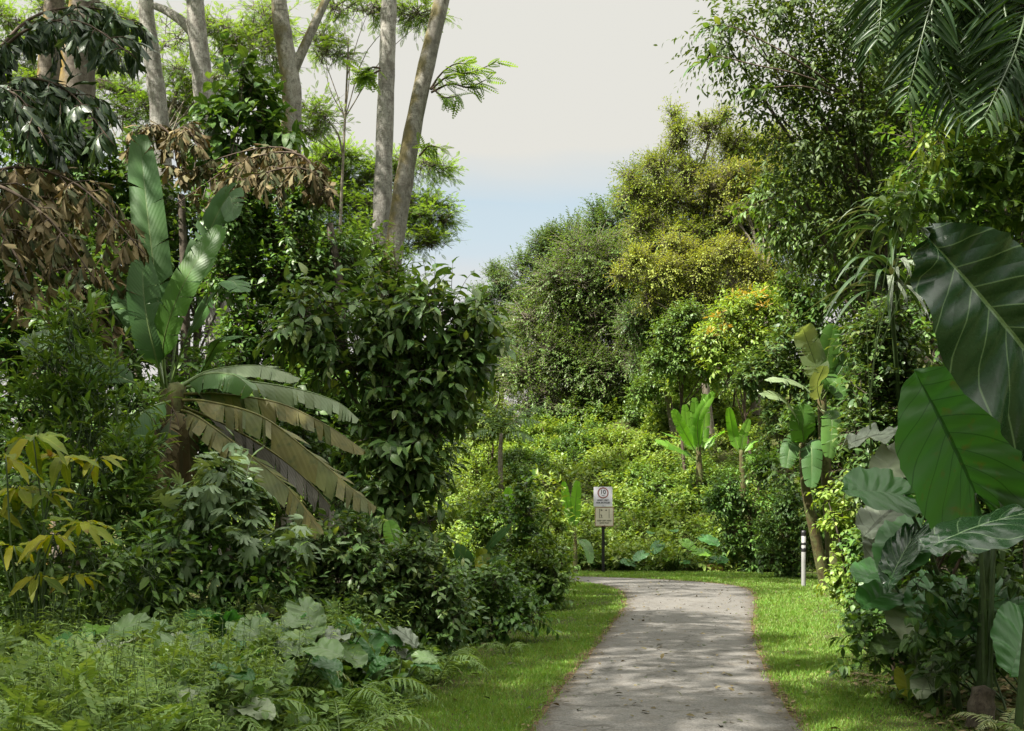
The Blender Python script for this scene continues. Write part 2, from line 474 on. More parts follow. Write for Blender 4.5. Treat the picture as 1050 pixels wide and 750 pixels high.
def taro_leaf(mb, rng, base, tip, nrml, wid=.84, cup=.08, ruffle=.03, droop=.12, nv=9, lobe=.36, seed=0, puck=.026):
    """an arrow-shaped elephant-ear blade: base = where the stalk joins, tip = its point"""
    base = np.asarray(base, float); tip = np.asarray(tip, float)
    y = tip - base; L = np.linalg.norm(y); y /= L
    nz = np.asarray(nrml, float); x = nrm(np.cross(y, nz)); z = np.cross(x, y)
    E = np.array([(0, 1), (.15, .935), (.30, .80), (.41, .61), (.455, .38), (.452, .13), (.405, -.09), (.31, -.25), (.2, -lobe * .92), (.1, -lobe * .85), (.045, -lobe * .45), (.012, -.02)])
    E[:, 0] *= wid / .91
    S = 56
    e = crv(E, S); s = np.linspace(0, 1, S)
    m = np.where(s < .72, 1 - s / .72, 0.)
    R = np.linspace(0, 1, 9) ** .9
    rr = R[None]
    edge = 1 + .018 * np.sin(s * nv * 2 * 2 * PI)[:, None] * rr ** 3
    for sg in (-1, 1):
        X = e[:, :1] * rr * edge; Y = m[:, None] + (e[:, 1:] - m[:, None]) * rr * edge
        vph = np.abs(np.sin(s[:, None] * nv * PI + .3 * rr))
        Z = cup * X ** 1.2 * 1.2 - droop * (np.clip(Y, -.5, 1) ** 2) + ruffle * rr ** 1.5 * np.sin(s[:, None] * 31 + 2 * rr + seed + sg) + puck * vph * np.sqrt(rr) * (1 - .3 * rr) \
            + ruffle * .5 * rr ** 2 * np.sin(s[:, None] * 67 + seed * 2)
        V = base + (x * (sg * X)[..., None] + y * Y[..., None] + z * Z[..., None]) * L
        k = len(R); i = np.arange(S - 1)[:, None] * k; j = np.arange(k - 1)[None]
        Q = np.stack([i + j, i + j + 1, i + j + k + 1, i + j + k], -1).reshape(-1, 4)
        mb.add(V.reshape(-1, 3), Q, None, np.stack([np.broadcast_to(rr * sg, Y.shape), np.broadcast_to(s[:, None] * nv / 10, Y.shape)], -1))


def frond(mb, rb, rng, ctrl, n, Ts, length, width, face=(0, -.3, 1), ang=60, droop=.3, r0=.012, prof=None, start=.12, jit=.1, both=True, flip=.15):
    """a feather palm or fern frond"""
    C = crv(ctrl, n + 1)[1:]; t = nrm(np.gradient(C, axis=0)); f = np.asarray(face, float)
    nd = nrm(f - t * (t @ f)[:, None]); sd = np.cross(t, nd)
    u = np.linspace(0, 1, n); ok = u > start
    pr = np.ones(n) if prof is None else prof(u)
    for sg in ((-1, 1) if both else (1,)):
        A = np.radians(ang - 25 * u + rng.normal(size=n) * 4)[:, None]
        d = t * np.cos(A) + sd * sg * np.sin(A) - UP * droop + rng.normal(size=(n, 3)) * jit
        L = length * pr * rng.uniform(.88, 1.1, n)
        nn = nd + sd * sg * flip + rng.normal(size=(n, 3)) * jit * 1.5
        which = rng.integers(0, len(Ts), n)
        for i, T in enumerate(Ts):
            m = ok & (which == i)
            inst(mb, T, C[m], d[m], nn[m], L[m], width if np.isscalar(width) and width > 0 else L[m] * abs(width))
    tube(rb, crv(ctrl, 14), r0 * np.linspace(1.2, .25, 14), 5)


def fishtail(mb, rb, rng, ctrl, nsec, seclen, wl, face=(0, -.4, 1), r0=.02, kw=7, hang=.75, skip=.15):
    """a fishtail-palm frond: side branches hung with ragged wedges"""
    C = crv(ctrl, nsec + 2)[1:-1]; t = nrm(np.gradient(C, axis=0)); f = np.asarray(face, float)
    nd = nrm(f - t * (t @ f)[:, None]); sd = np.cross(t, nd)
    W = [wedge_t(.12, k) for k in range(5)]
    for i in range(nsec):
        for sg in (-1, 1):
            if rng.random() < skip: continue
            l = seclen * rng.uniform(.6, 1.1) * math.sin(PI * (.2 + .72 * i / nsec)) * rng.uniform(.75, 1.15)
            d0 = t[i] * .55 + sd[i] * sg * .75 + UP * rng.uniform(-.3, .25) + rng.normal(size=3) * .25
            e = C[i] + d0 * l * .6; e2 = C[i] + d0 * l - UP * l * hang * rng.uniform(.4, .9)
            B = crv([C[i], e, e2], kw + 2)
            tb = nrm(np.gradient(B, axis=0)); nb = nrm(np.cross(tb, np.cross(UP + .01, tb))); sb = np.cross(tb, nb)
            tube(rb, B[::3], r0 * .35, 4)
            for j in range(1, kw + 2):
                for s2 in (-1, 1):
                    if rng.random() < .18: continue
                    T = W[rng.integers(0, 5)]
                    dd = tb[j] * .5 + sb[j] * s2 * .6 - UP * hang * rng.uniform(.3, 2.0) + rng.normal(size=3) * .3
                    inst(mb, T, B[j][None], dd[None], (nb[j] * .6 + f * .6 + rng.normal(size=3) * .5)[None], wl * rng.uniform(.6, 1.35), wl * rng.uniform(.6, 1.1))
    tube(rb, crv(ctrl, 16), r0 * np.linspace(1.3, .35, 16), 6)


def strap(mb, rng, base, d, L, w, droop, n=12, nrml=None):
    s = np.linspace(0, 1, n)[:, None]; d = nrm(d)
    C = base + d * L * s - UP * droop * L * s ** 2.2
    t = nrm(np.gradient(C, axis=0)); sd = nrm(np.cross(t, UP + rng.normal(size=3) * .15)); nd = np.cross(sd, t)
    ww = w / 2 * np.minimum(1, .45 + s * 4) * (1 - s ** 3.5)
    V = np.stack([C - sd * ww + nd * ww * .35, C, C + sd * ww + nd * ww * .35], 1).reshape(-1, 3)
    i = np.arange(n - 1)[:, None] * 3; j = np.arange(2)[None]
    Q = np.stack([i + j, i + j + 1, i + j + 4, i + j + 3], -1).reshape(-1, 4)
    mb.add(V, Q, None, np.stack([np.broadcast_to([[-1., 0, 1]], (n, 3)), np.broadcast_to(s, (n, 3))], -1))
# ================================================================= the lie of the land
def terr(X, Y):
    X = np.asarray(X, float); Y = np.asarray(Y, float)
    hill = (.44 * (np.clip(Y, 34.2, 51) - 34.2) + .16 * (np.clip(Y, 51, 95) - 51)) * (.42 + .58 * ss(-13, 9, X))
    hill = hill + .14 * np.clip(X - 8, 0, 60) * ss(36, 60, Y)
    bank = np.clip(.30 * (X - (2.6 + .29 * np.clip(Y, -8, 34))), 0, 6) * ss(40, 30, Y)
    left = np.clip(.10 * (-X - 2.6), 0, 1.6) * ss(38, 30, Y)
    far = ss(140, 230, Y)
    z = hill * (1 - far) + bank + left
    w = ss(.02, .4, z)
    return z + w * .12 * (np.sin(X * 1.7 + Y * .6) * np.cos(Y * 1.3 - X * .4))


PL_ = np.array([(-1.9, -6), (-.6, 2), (.16, 7.5), (.52, 9.84), (1.09, 13.1), (2.0, 18.5), (2.42, 21.9), (2.5, 24.3), (2.15, 26.4), (1.2, 28.0), (-1, 29.0), (-5, 29.6), (-14, 30)], float)
PR_ = np.array([(.2, -6), (1.35, 2), (2.14, 7.5), (2.58, 10.3), (3.38, 14.3), (4.15, 17.5), (5.05, 21.3), (5.62, 24.3), (5.45, 26.6), (4.1, 28.9), (2.0, 30.5), (-2, 31.5), (-5, 31.9), (-14, 32.4)], float)
VL_ = np.array([(-2.6, -6), (-1.7, 2), (-.95, 7.5), (-.6, 11.2), (-.1, 14.3), (.95, 20.5), (1.35, 24), (.9, 26.2), (-.5, 27.4), (-14, 28.6)], float)
VR_ = np.array([(1.9, -6), (2.45, 2), (3.35, 7.5), (3.95, 10.5), (5.5, 15.7), (7.6, 22), (9.4, 27), (9.6, 31), (7.5, 33.2), (2.5, 34), (-4, 34.3), (-14, 34.6)], float)


def resample(p, n):
    c = crv(np.c_[p, np.zeros(len(p))], 400); s = np.r_[0, np.cumsum(np.linalg.norm(np.diff(c, axis=0), axis=1))]
    q = np.linspace(0, s[-1], n)
    return np.stack([np.interp(q, s, c[:, 0]), np.interp(q, s, c[:, 1])], 1)


def inpoly(poly, X, Y):
    r = np.zeros(len(X), bool); j = len(poly) - 1
    for i in range(len(poly)):
        xi, yi = poly[i]; xj, yj = poly[j]
        with np.errstate(divide='ignore', invalid='ignore'):
            r ^= ((yi > Y) != (yj > Y)) & (X < (xj - xi) * (Y - yi) / (yj - yi + 1e-12) + xi)
        j = i
    return r


# ================================================================= materials
def groundmat():
    m = bpy.data.materials.new('turf_soil'); nt, N, Lk = nodes(m)
    tc = N.new('ShaderNodeTexCoord')
    n1 = N.new('ShaderNodeTexNoise'); n1.inputs['Scale'].default_value = .9; n1.inputs['Detail'].default_value = 6; Lk.new(tc.outputs['Object'], n1.inputs[0])
    n2 = N.new('ShaderNodeTexNoise'); n2.inputs['Scale'].default_value = 22; n2.inputs['Detail'].default_value = 6; Lk.new(tc.outputs['Object'], n2.inputs[0])
    r1 = ramp(N, [(.3, (.035, .06, .012)), (.7, (.06, .09, .018))]); Lk.new(n1.outputs['Fac'], r1.inputs[0])
    r2 = ramp(N, [(.35, (.035, .025, .014)), (.65, (.075, .055, .03))]); Lk.new(n2.outputs['Fac'], r2.inputs[0])
    f = N.new('ShaderNodeMapRange'); f.inputs[1].default_value = .42; f.inputs[2].default_value = .62; Lk.new(n2.outputs['Fac'], f.inputs[0])
    col = mixc(N, Lk, f.outputs[0], r1.outputs[0], r2.outputs[0])
    pb = N.new('ShaderNodeBsdfPrincipled'); Lk.new(col, pb.inputs[0]); pb.inputs['Roughness'].default_value = .95; pb.inputs['Specular IOR Level'].default_value = .1
    b = N.new('ShaderNodeBump'); b.inputs['Strength'].default_value = .8; b.inputs['Distance'].default_value = .04; Lk.new(n2.outputs['Fac'], b.inputs['Height']); Lk.new(b.outputs[0], pb.inputs['Normal'])
    o = N.new('ShaderNodeOutputMaterial'); Lk.new(pb.outputs[0], o.inputs[0]); return m


def soilmat():
    m = bpy.data.materials.new('path_edge_soil'); nt, N, Lk = nodes(m)
    tc = N.new('ShaderNodeTexCoord')
    n2 = N.new('ShaderNodeTexNoise'); n2.inputs['Scale'].default_value = 18; n2.inputs['Detail'].default_value = 8; Lk.new(tc.outputs['Object'], n2.inputs[0])
    r2 = ramp(N, [(.3, (.03, .02, .012)), (.5, (.085, .058, .034)), (.68, (.15, .105, .06))]); Lk.new(n2.outputs['Fac'], r2.inputs[0])
    pb = N.new('ShaderNodeBsdfPrincipled'); Lk.new(r2.outputs[0], pb.inputs[0]); pb.inputs['Roughness'].default_value = .95; pb.inputs['Specular IOR Level'].default_value = .1
    b = N.new('ShaderNodeBump'); b.inputs['Strength'].default_value = .9; b.inputs['Distance'].default_value = .03; Lk.new(n2.outputs['Fac'], b.inputs['Height']); Lk.new(b.outputs[0], pb.inputs['Normal'])
    o = N.new('ShaderNodeOutputMaterial'); Lk.new(pb.outputs[0], o.inputs[0]); return m


def pathmat():
    m = bpy.data.materials.new('worn_asphalt'); nt, N, Lk = nodes(m)
    tc = N.new('ShaderNodeTexCoord'); ob = tc.outputs['Object']
    def nz(sc, d=5, ro=.6, mapping=None):
        n = N.new('ShaderNodeTexNoise'); n.inputs['Scale'].default_value = sc; n.inputs['Detail'].default_value = d; n.inputs['Roughness'].default_value = ro
        if mapping:
            mp = N.new('ShaderNodeMapping'); mp.inputs['Scale'].default_value = mapping; Lk.new(ob, mp.inputs[0]); Lk.new(mp.outputs[0], n.inputs[0])
        else: Lk.new(ob, n.inputs[0])
        return n.outputs['Fac']
    big = nz(.7, 5, .6); mid = nz(4.5, 6, .7); fine = nz(75, 3, .7)
    agg = N.new('ShaderNodeTexVoronoi'); agg.inputs['Scale'].default_value = 62; Lk.new(ob, agg.inputs['Vector'])
    r = ramp(N, [(.22, (.078, .075, .07)), (.5, (.125, .12, .112)), (.8, (.195, .186, .172))])
    Lk.new(math_n(N, Lk, 'ADD', math_n(N, Lk, 'MULTIPLY', fine, .65), math_n(N, Lk, 'MULTIPLY', big, .35)), r.inputs[0])
    gr = ramp(N, [(0, (.6, .58, .57)), (.5, (1, .99, .98)), (1, (1.35, 1.32, 1.28))]); Lk.new(agg.outputs['Color'], gr.inputs[0])
    col = mixc(N, Lk, .75, r.outputs[0], gr.outputs[0], 'MULTIPLY')
    st = N.new('ShaderNodeMapRange'); st.inputs[1].default_value = .5; st.inputs[2].default_value = .68; st.inputs[4].default_value = .5; Lk.new(mid, st.inputs[0])
    col = mixc(N, Lk, st.outputs[0], col, (.11, .095, .075))
    lit = nz(2.6, 7, .75, (1.2, 2.6, 1)); lf = N.new('ShaderNodeMapRange'); lf.inputs[1].default_value = .585; lf.inputs[2].default_value = .66; lf.inputs[4].default_value = .6; Lk.new(lit, lf.inputs[0])
    col = mixc(N, Lk, lf.outputs[0], col, (.055, .042, .026))
    # leaf mould and dirt gathered at the two edges (x of luv runs -1..1 across the path)
    at = N.new('ShaderNodeAttribute'); at.attribute_name = 'luv'; sx = N.new('ShaderNodeSeparateXYZ'); Lk.new(at.outputs['Vector'], sx.inputs[0])
    e = math_n(N, Lk, 'ADD', math_n(N, Lk, 'ABSOLUTE', sx.outputs[0]), math_n(N, Lk, 'MULTIPLY_ADD', mid, .5, -.25))
    ef = N.new('ShaderNodeMapRange'); ef.inputs[1].default_value = .8; ef.inputs[2].default_value = 1.05; ef.inputs[4].default_value = .8; Lk.new(e, ef.inputs[0])
    col = mixc(N, Lk, ef.outputs[0], col, (.06, .043, .025))
    cv = N.new('ShaderNodeTexVoronoi'); cv.feature = 'DISTANCE_TO_EDGE'; cv.inputs['Scale'].default_value = .55
    wn = N.new('ShaderNodeTexNoise'); wn.inputs['Scale'].default_value = 2.5; wn.inputs['Detail'].default_value = 6; Lk.new(ob, wn.inputs[0])
    wv = N.new('ShaderNodeVectorMath'); wv.operation = 'ADD'; Lk.new(ob, wv.inputs[0]); Lk.new(wn.outputs['Color'], wv.inputs[1]); Lk.new(wv.outputs[0], cv.inputs['Vector'])
    cf = N.new('ShaderNodeMapRange'); cf.inputs[1].default_value = .004; cf.inputs[2].default_value = .016; cf.inputs[3].default_value = .65; cf.inputs[4].default_value = 0; Lk.new(cv.outputs[0], cf.inputs[0])
    col = mixc(N, Lk, cf.outputs[0], col, (.05, .045, .038))
    pb = N.new('ShaderNodeBsdfPrincipled'); Lk.new(col, pb.inputs[0]); pb.inputs['Roughness'].default_value = .85; pb.inputs['Specular IOR Level'].default_value = .25
    h = math_n(N, Lk, 'ADD', math_n(N, Lk, 'MULTIPLY', agg.outputs['Distance'], .6), math_n(N, Lk, 'MULTIPLY', mid, .6))
    b = N.new('ShaderNodeBump'); b.inputs['Strength'].default_value = .75; b.inputs['Distance'].default_value = .015; Lk.new(h, b.inputs['Height']); Lk.new(b.outputs[0], pb.inputs['Normal'])
    o = N.new('ShaderNodeOutputMaterial'); Lk.new(pb.outputs[0], o.inputs[0]); return m


M = {}
M['ground'] = groundmat(); M['soil'] = soilmat(); M['path'] = pathmat()
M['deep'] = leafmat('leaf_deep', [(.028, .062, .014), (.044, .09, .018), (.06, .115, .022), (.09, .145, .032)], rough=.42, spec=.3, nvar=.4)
M['glossy'] = leafmat('leaf_glossy', [(.034, .068, .018), (.042, .088, .022), (.06, .11, .028), (.08, .125, .034), (.04, .08, .02), (.12, .15, .036)], rough=.38, spec=.33, nvar=.35, vein=9)
M['vine'] = leafmat('leaf_vine', [(.03, .07, .014), (.05, .105, .018), (.07, .14, .025), (.11, .18, .03)], rough=.42, nvar=.35)
M['bright'] = leafmat('leaf_bright', [(.115, .19, .026), (.16, .235, .036), (.205, .27, .048), (.09, .16, .022), (.25, .29, .07)], rough=.42, tmix=.34, nvar=.45, nscale=.55)
M['mid'] = leafmat('leaf_mid', [(.055, .105, .018), (.075, .135, .022), (.095, .165, .03), (.13, .185, .035)], rough=.42, nvar=.35)
M['yellow'] = leafmat('leaf_yellow', [(.19, .19, .025), (.17, .18, .025), (.21, .2, .03)], rough=.5, spec=.25, nvar=.4, nscale=.5)
M['gold'] = leafmat('leaf_gold', [(.19, .225, .035), (.22, .235, .045), (.165, .205, .03), (.24, .24, .055)], rough=.55, spec=.2, nvar=.42, nscale=.45)
M['olive'] = leafmat('leaf_olive', [(.10, .14, .02), (.085, .125, .018), (.12, .155, .022)], rough=.5, spec=.25, nvar=.45, nscale=.5)
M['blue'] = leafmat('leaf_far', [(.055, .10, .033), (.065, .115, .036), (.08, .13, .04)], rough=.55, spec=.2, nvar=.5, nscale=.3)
M['limey'] = leafmat('leaf_lime', [(.14, .185, .025), (.17, .2, .028), (.12, .17, .022)], rough=.55, spec=.2, nvar=.48, nscale=.4)
M['palevine'] = leafmat('leaf_pale_vine', [(.10, .155, .07), (.14, .19, .10), (.07, .125, .045)], rough=.42, nvar=.25, ribc=(.2, .25, .15))
M['airy'] = leafmat('leaf_airy', [(.034, .062, .016), (.05, .08, .02), (.068, .098, .026), (.026, .048, .013)], rough=.45, spec=.3, nvar=.4, tmix=.3)
M['feather'] = leafmat('leaf_feather', [(.085, .15, .025), (.11, .18, .03), (.14, .21, .036)], rough=.5, spec=.2, tmix=.5, rib=0, nvar=.3, nscale=.4)
M['pale'] = leafmat('leaf_pale', [(.07, .125, .035), (.095, .15, .05), (.055, .105, .026)], rough=.38, spec=.45, nvar=.3, nscale=4, vein=7, ribc=(.16, .22, .11), rib=.5, bumps=.5)
M['chalk'] = leafmat('leaf_chalk_sunlit', [(.15, .185, .10), (.19, .22, .14), (.11, .15, .065)], rough=.6, tmix=.15, nvar=.2, vein=8, ribc=(.2, .22, .16), rib=.5)  # pale grey leaves; for sunlit ones the sun's white is put into the colour
M['ashen'] = leafmat('leaf_ashen', [(.085, .105, .07), (.12, .14, .10), (.06, .085, .045)], rough=.5, tmix=.12, nvar=.35, nscale=5, vein=8, ribc=(.035, .045, .022), rib=.7, bumps=.9)
M['ylobed'] = leafmat('leaf_yellowing', [(.27, .25, .014), (.15, .19, .015), (.3, .27, .02), (.09, .14, .014), (.2, .21, .014), (.06, .11, .014)], rough=.5, spec=.22, tmix=.4, nvar=.25, spots=.12, rib=.3, ribc=(.3, .3, .06), vein=9)
M['young'] = leafmat('leaf_young', [(.2, .24, .04), (.16, .22, .03)], rough=.4, tmix=.4)
M['orange'] = leafmat('leaf_orange_tip', [(.26, .2, .04), (.30, .17, .05), (.22, .2, .04)], rough=.5)
M['dead'] = leafmat('leaf_dead', [(.085, .06, .028), (.12, .088, .042), (.05, .04, .02), (.165, .125, .062), (.06, .062, .024), (.03, .045, .018), (.10, .076, .036)], tr=.7, tmix=.12, rough=.7, spec=.2, rib=.3, ribc=(.2, .15, .08), tcol=(1.2, .95, .45))
M['wilt'] = leafmat('leaf_wilted', [(.095, .085, .02), (.07, .07, .018), (.12, .10, .024), (.055, .07, .016), (.085, .088, .02)], tr=.9, tmix=.2, rough=.5, spec=.3, rib=.28, ribc=(.05, .04, .015), vein=31, nvar=.5, nscale=4, spots=.6, spotc=(.05, .068, .016), tcol=(1.2, 1.0, .4), bumps=.12)
M['wiltgrey'] = leafmat('leaf_wilted_grey', [(.075, .07, .055), (.10, .09, .07), (.06, .055, .042)], tr=.7, tmix=.12, rough=.6, rib=.5, ribc=(.07, .06, .045), vein=46, nvar=.4, nscale=3, tcol=(1.2, 1, .7), bumps=.12)
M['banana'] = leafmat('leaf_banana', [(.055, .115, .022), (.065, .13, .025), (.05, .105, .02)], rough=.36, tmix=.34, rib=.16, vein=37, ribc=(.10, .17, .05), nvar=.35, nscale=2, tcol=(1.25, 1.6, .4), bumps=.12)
M['bananadark'] = leafmat('leaf_banana_shade', [(.03, .07, .018), (.04, .085, .022)], rough=.5, spec=.2, tmix=.22, rib=.16, vein=37, ribc=(.1, .15, .06), nvar=.35, nscale=2, bumps=.12)  # darker copy of the banana leaf, with shade put into the colour
M['bananalit'] = leafmat('leaf_banana_young_lit', [(.12, .24, .03), (.14, .26, .035), (.10, .21, .025)], rough=.4, tmix=.42, rib=.14, vein=37, ribc=(.2, .3, .08), nvar=.15, nscale=2, tcol=(1.3, 1.5, .4))  # bright young green; sunlit and backlit glow is put into this colour too
M['bananapale'] = leafmat('leaf_banana_pale', [(.14, .19, .09), (.17, .21, .11)], rough=.4, tmix=.3, rib=.14, vein=37, ribc=(.25, .28, .16), nvar=.35, nscale=2, bumps=.12)
M['taro'] = leafmat('leaf_taro', [(.014, .038, .014), (.018, .045, .016)], rough=.22, spec=.5, tmix=.06, rib=.95, vein=10, ribc=(.17, .26, .13), nvar=.25, nscale=4, bumps=1., ribw=.028, vth=.474)
M['tarolit'] = leafmat('leaf_taro_backlit', [(.045, .105, .026), (.05, .115, .03)], rough=.42, spec=.3, tmix=.42, rib=.8, vein=10, ribc=(.016, .05, .012), nvar=.2, nscale=3, spots=.3, spotc=(.11, .12, .03), tcol=(1.1, 1.45, .5), bumps=.45, ribw=.035, vth=.472)  # brighter copy of the taro leaf, backlit glow put into the colour
M['taromid'] = leafmat('leaf_taro_mid', [(.04, .105, .03), (.05, .125, .034), (.03, .085, .025)], rough=.34, tmix=.3, rib=.5, vein=10, ribc=(.09, .17, .07), nvar=.2, nscale=3, tcol=(1.2, 1.6, .5), bumps=.45, ribw=.035, vth=.472)
M['palm'] = leafmat('leaf_palm', [(.014, .034, .01), (.022, .048, .014), (.034, .066, .018)], rough=.4, spec=.35, tmix=.2, nvar=.3)
M['fishtail'] = leafmat('leaf_fishtail', [(.014, .03, .012), (.02, .04, .015), (.032, .056, .02)], rough=.38, spec=.35, tmix=.14, nvar=.3, rib=.2)
M['fern'] = leafmat('leaf_fern', [(.09, .15, .03), (.12, .18, .045), (.07, .125, .025)], rough=.5, tmix=.35, rib=0)
M['fernpale'] = leafmat('leaf_fern_pale', [(.24, .27, .13), (.28, .3, .16)], rough=.55, tmix=.25, rib=0)
M['grass'] = leafmat('grass_blade', [(.07, .145, .016), (.09, .175, .02), (.115, .20, .026), (.14, .205, .032), (.09, .165, .018), (.18, .175, .06)], rough=.5, tmix=.32, rib=0, nvar=.42, nscale=.9)
M['weed'] = leafmat('weed_leaf', [(.12, .19, .045), (.16, .24, .06), (.2, .27, .08), (.09, .155, .035)], rough=.5, tmix=.35, rib=0, nvar=.35)
M['stem'] = plain('green_stem', (.09, .14, .035), .45, .4, .3)
M['stemdark'] = plain('dark_stem', (.045, .075, .025), .4, .4, .3)
M['twig'] = plain('brown_twig', (.07, .05, .035), .8, .2, .35)
M['trunkdark'] = barkmat('bark_dark', (.045, .036, .026), (.075, .06, .045), (.10, .085, .065), 9)
M['trunkbrown'] = barkmat('bark_brown', (.11, .09, .065), (.16, .135, .1), (.2, .18, .145), 7)
M['bark'] = barkmat('bark_pale', (.13, .118, .1), (.225, .21, .185), (.31, .30, .27), 7)
M['barkmoss'] = barkmat('bark_pale_mossy', (.11, .10, .082), (.2, .185, .155), (.26, .25, .215), 7, moss=(.11, .09, .03))
M['barkyellow'] = barkmat('bark_yellow_mossy', (.07, .055, .04), (.12, .10, .078), (.17, .15, .12), 6, moss=(.19, .125, .016), mossside=(-1., .25, 0))
M['pseudostem'] = barkmat('banana_stem', (.06, .06, .025), (.11, .12, .045), (.09, .065, .03), 5, bump=.3)
M['white'] = plain('white_paint', (.24, .24, .232), .45, .4, .06)
M['black'] = plain('black_paint', (.014, .014, .015), .4, .4, .2)
M['signwhite'] = plain('sign_white', (.62, .61, .68), .4, .4, .04)
M['signcream'] = plain('sign_cream', (.62, .58, .47), .4, .4, .05)
M['signred'] = plain('sign_red', (.40, .05, .045), .4, .4, .06)
M['signmaroon'] = plain('sign_brown_red', (.22, .06, .045), .4, .4, .06)
M['ink'] = plain('sign_ink', (.02, .02, .03), .5, .3, .05)
M['inkgrey'] = plain('sign_ink_olive', (.09, .085, .06), .5, .3, .05)
M['log'] = plain('log_wood', (.33, .22, .09), .8, .2, .3)

T_lo = [leaf_t(2, .5, .5, .2, .2), leaf_t(2, .5, .5, .3, .4)]
T_mid = [leaf_t(3, .45, .42, .22, .2), leaf_t(3, .45, .42, .3, .4), leaf_t(3, .45, .4, .15, .55)]
T_hi = [leaf_t(6, .45, .42, .22, .18, .9, .05), leaf_t(6, .45, .42, .32, .4, .9, .06), leaf_t(6, .45, .4, .2, .6, .9, .08)]
T_nar = [leaf_t(5, .45, .4, .3, .15), leaf_t(5, .45, .4, .3, .4)]
T_lob = [lobed_t(5, .5, 2.6, .3, 1), lobed_t(5, .45, 2.4, .5, 2), lobed_t(3, .5, 2.0, .35, 3)]
T_rnd = [leaf_t(5, .8, .35, .18, .2, .7, .04), leaf_t(5, .8, .35, .25, .45, .7, .05)]
T_fth = [feather_t(9, .5, .10, .2), feather_t(8, .55, .10, .35)]
T_strip = [leaf_t(4, 1, .3, .12, .12), leaf_t(4, 1, .3, .2, .35)]

# ================================================================= setting
def grid(xs, ys):
    X, Y = np.meshgrid(xs, ys); V = np.stack([X, Y, terr(X, Y)], -1).reshape(-1, 3)
    nx = len(xs); i = np.arange(len(ys) - 1)[:, None] * nx; j = np.arange(nx - 1)[None]
    return V, np.stack([i + j, i + j + 1, i + j + nx + 1, i + j + nx], -1).reshape(-1, 4)


g = MB()
xs = np.r_[np.linspace(-420, -40, 14)[:-1], np.linspace(-40, -14, 27)[:-1], np.linspace(-14, 22, 121)[:-1], np.linspace(22, 60, 39)[:-1], np.linspace(60, 420, 14)]
ys = np.r_[np.linspace(-60, -8, 14)[:-1], np.linspace(-8, 64, 200)[:-1], np.linspace(64, 160, 60)[:-1], np.linspace(160, 520, 16)]
g.add(*grid(xs, ys))
tag(g.build('ground', M['ground']), 'grassy soil ground of the forest clearing and hillside', kind='structure')

rg = np.random.default_rng(11)
nP = 420
L_ = resample(PL_, nP); R_ = resample(PR_, nP)
def ribbon(name, mat, dl, z, amp, cols=9):
    d = nrm(R_ - L_)
    nL = np.convolve(rg.normal(size=nP + 12), np.ones(5) / 5, 'same')[6:-6] * amp + np.convolve(rg.normal(size=nP + 60), np.ones(31) / 31, 'same')[30:-30] * amp * 3
    nR = np.convolve(rg.normal(size=nP + 12), np.ones(5) / 5, 'same')[6:-6] * amp + np.convolve(rg.normal(size=nP + 60), np.ones(31) / 31, 'same')[30:-30] * amp * 3
    A = L_ - d * (dl + nL)[:, None]; B = R_ + d * (dl + nR)[:, None]
    f = np.linspace(0, 1, cols)
    V = A[:, None] + (B - A)[:, None] * f[None, :, None]
    zz = z + .02 * (1 - (2 * f - 1) ** 2) * (cols > 2)
    V = np.concatenate([V, np.broadcast_to(zz[None, :, None], V.shape[:2] + (1,))], -1).reshape(-1, 3)
    i = np.arange(nP - 1)[:, None] * cols; j = np.arange(cols - 1)[None]
    b = MB(); b.add(V, np.stack([i + j, i + j + 1, i + j + cols + 1, i + j + cols], -1).reshape(-1, 4), None,
                    np.stack([np.broadcast_to(2 * f - 1, (nP, cols)), np.broadcast_to(np.linspace(0, 1, nP)[:, None], (nP, cols))], -1))
    return b.build(name, mat)
tag(ribbon('path_edge_soil', M['soil'], .10, .006, .055), 'dark bare soil along both edges of the path', kind='structure')
tag(ribbon('path', M['path'], -.03, .012, .025), 'worn grey asphalt footpath curving away to the left', kind='structure')

# lawn blades
def lawn():
    r = np.random.default_rng(5)
    verge = np.concatenate([VL_, VR_[::-1]]); dd = nrm(R_ - L_); pth = np.concatenate([(L_ - dd * .05)[::4], (R_ + dd * .05)[::-4]])
    b = MB()
    for (y0, y1, dens, h, w) in ((5.5, 9, 5200, .042, .006), (9, 13, 3000, .045, .008), (13, 19, 1700, .05, .011), (19, 26, 1000, .055, .015), (26, 35, 800, .06, .02)):
        n = int(dens * (y1 - y0) * 16)
        X = r.uniform(-5, 11, n); Y = r.uniform(y0, y1, n)
        ok = inpoly(verge, X + r.normal(size=n) * .16, Y) & ~inpoly(pth, X + r.normal(size=n) * .05 + .05 * np.sin(Y * 5.1) * np.sin(Y * 1.9 + 1), Y + r.normal(size=n) * .04)
        pn = np.sin(X * 2.1 + Y) * np.sin(Y * 1.7 - X * .6) + np.sin(X * 5.3 - Y * 3.1) * .5
        ok &= r.random(n) < np.clip(.8 + .4 * pn, .12, 1)
        X, Y, pn = X[ok], Y[ok], pn[ok]; n = len(X)
        pos = np.stack([X, Y, terr(X, Y)], 1)
        d = np.stack([r.normal(size=n) * .5, r.normal(size=n) * .5, np.full(n, 1.)], 1)
        inst(b, leaf_t(2, 1, .3, .1, .3), pos, d, rdir(r, n), h * r.uniform(.5, 1.4, n) * (1 + .25 * pn), w * r.uniform(.7, 1.3, n))
    return tag(b.build('lawn_grass', M['grass']), 'short bright lawn grass on both verges of the path', kind='stuff')
lawn()

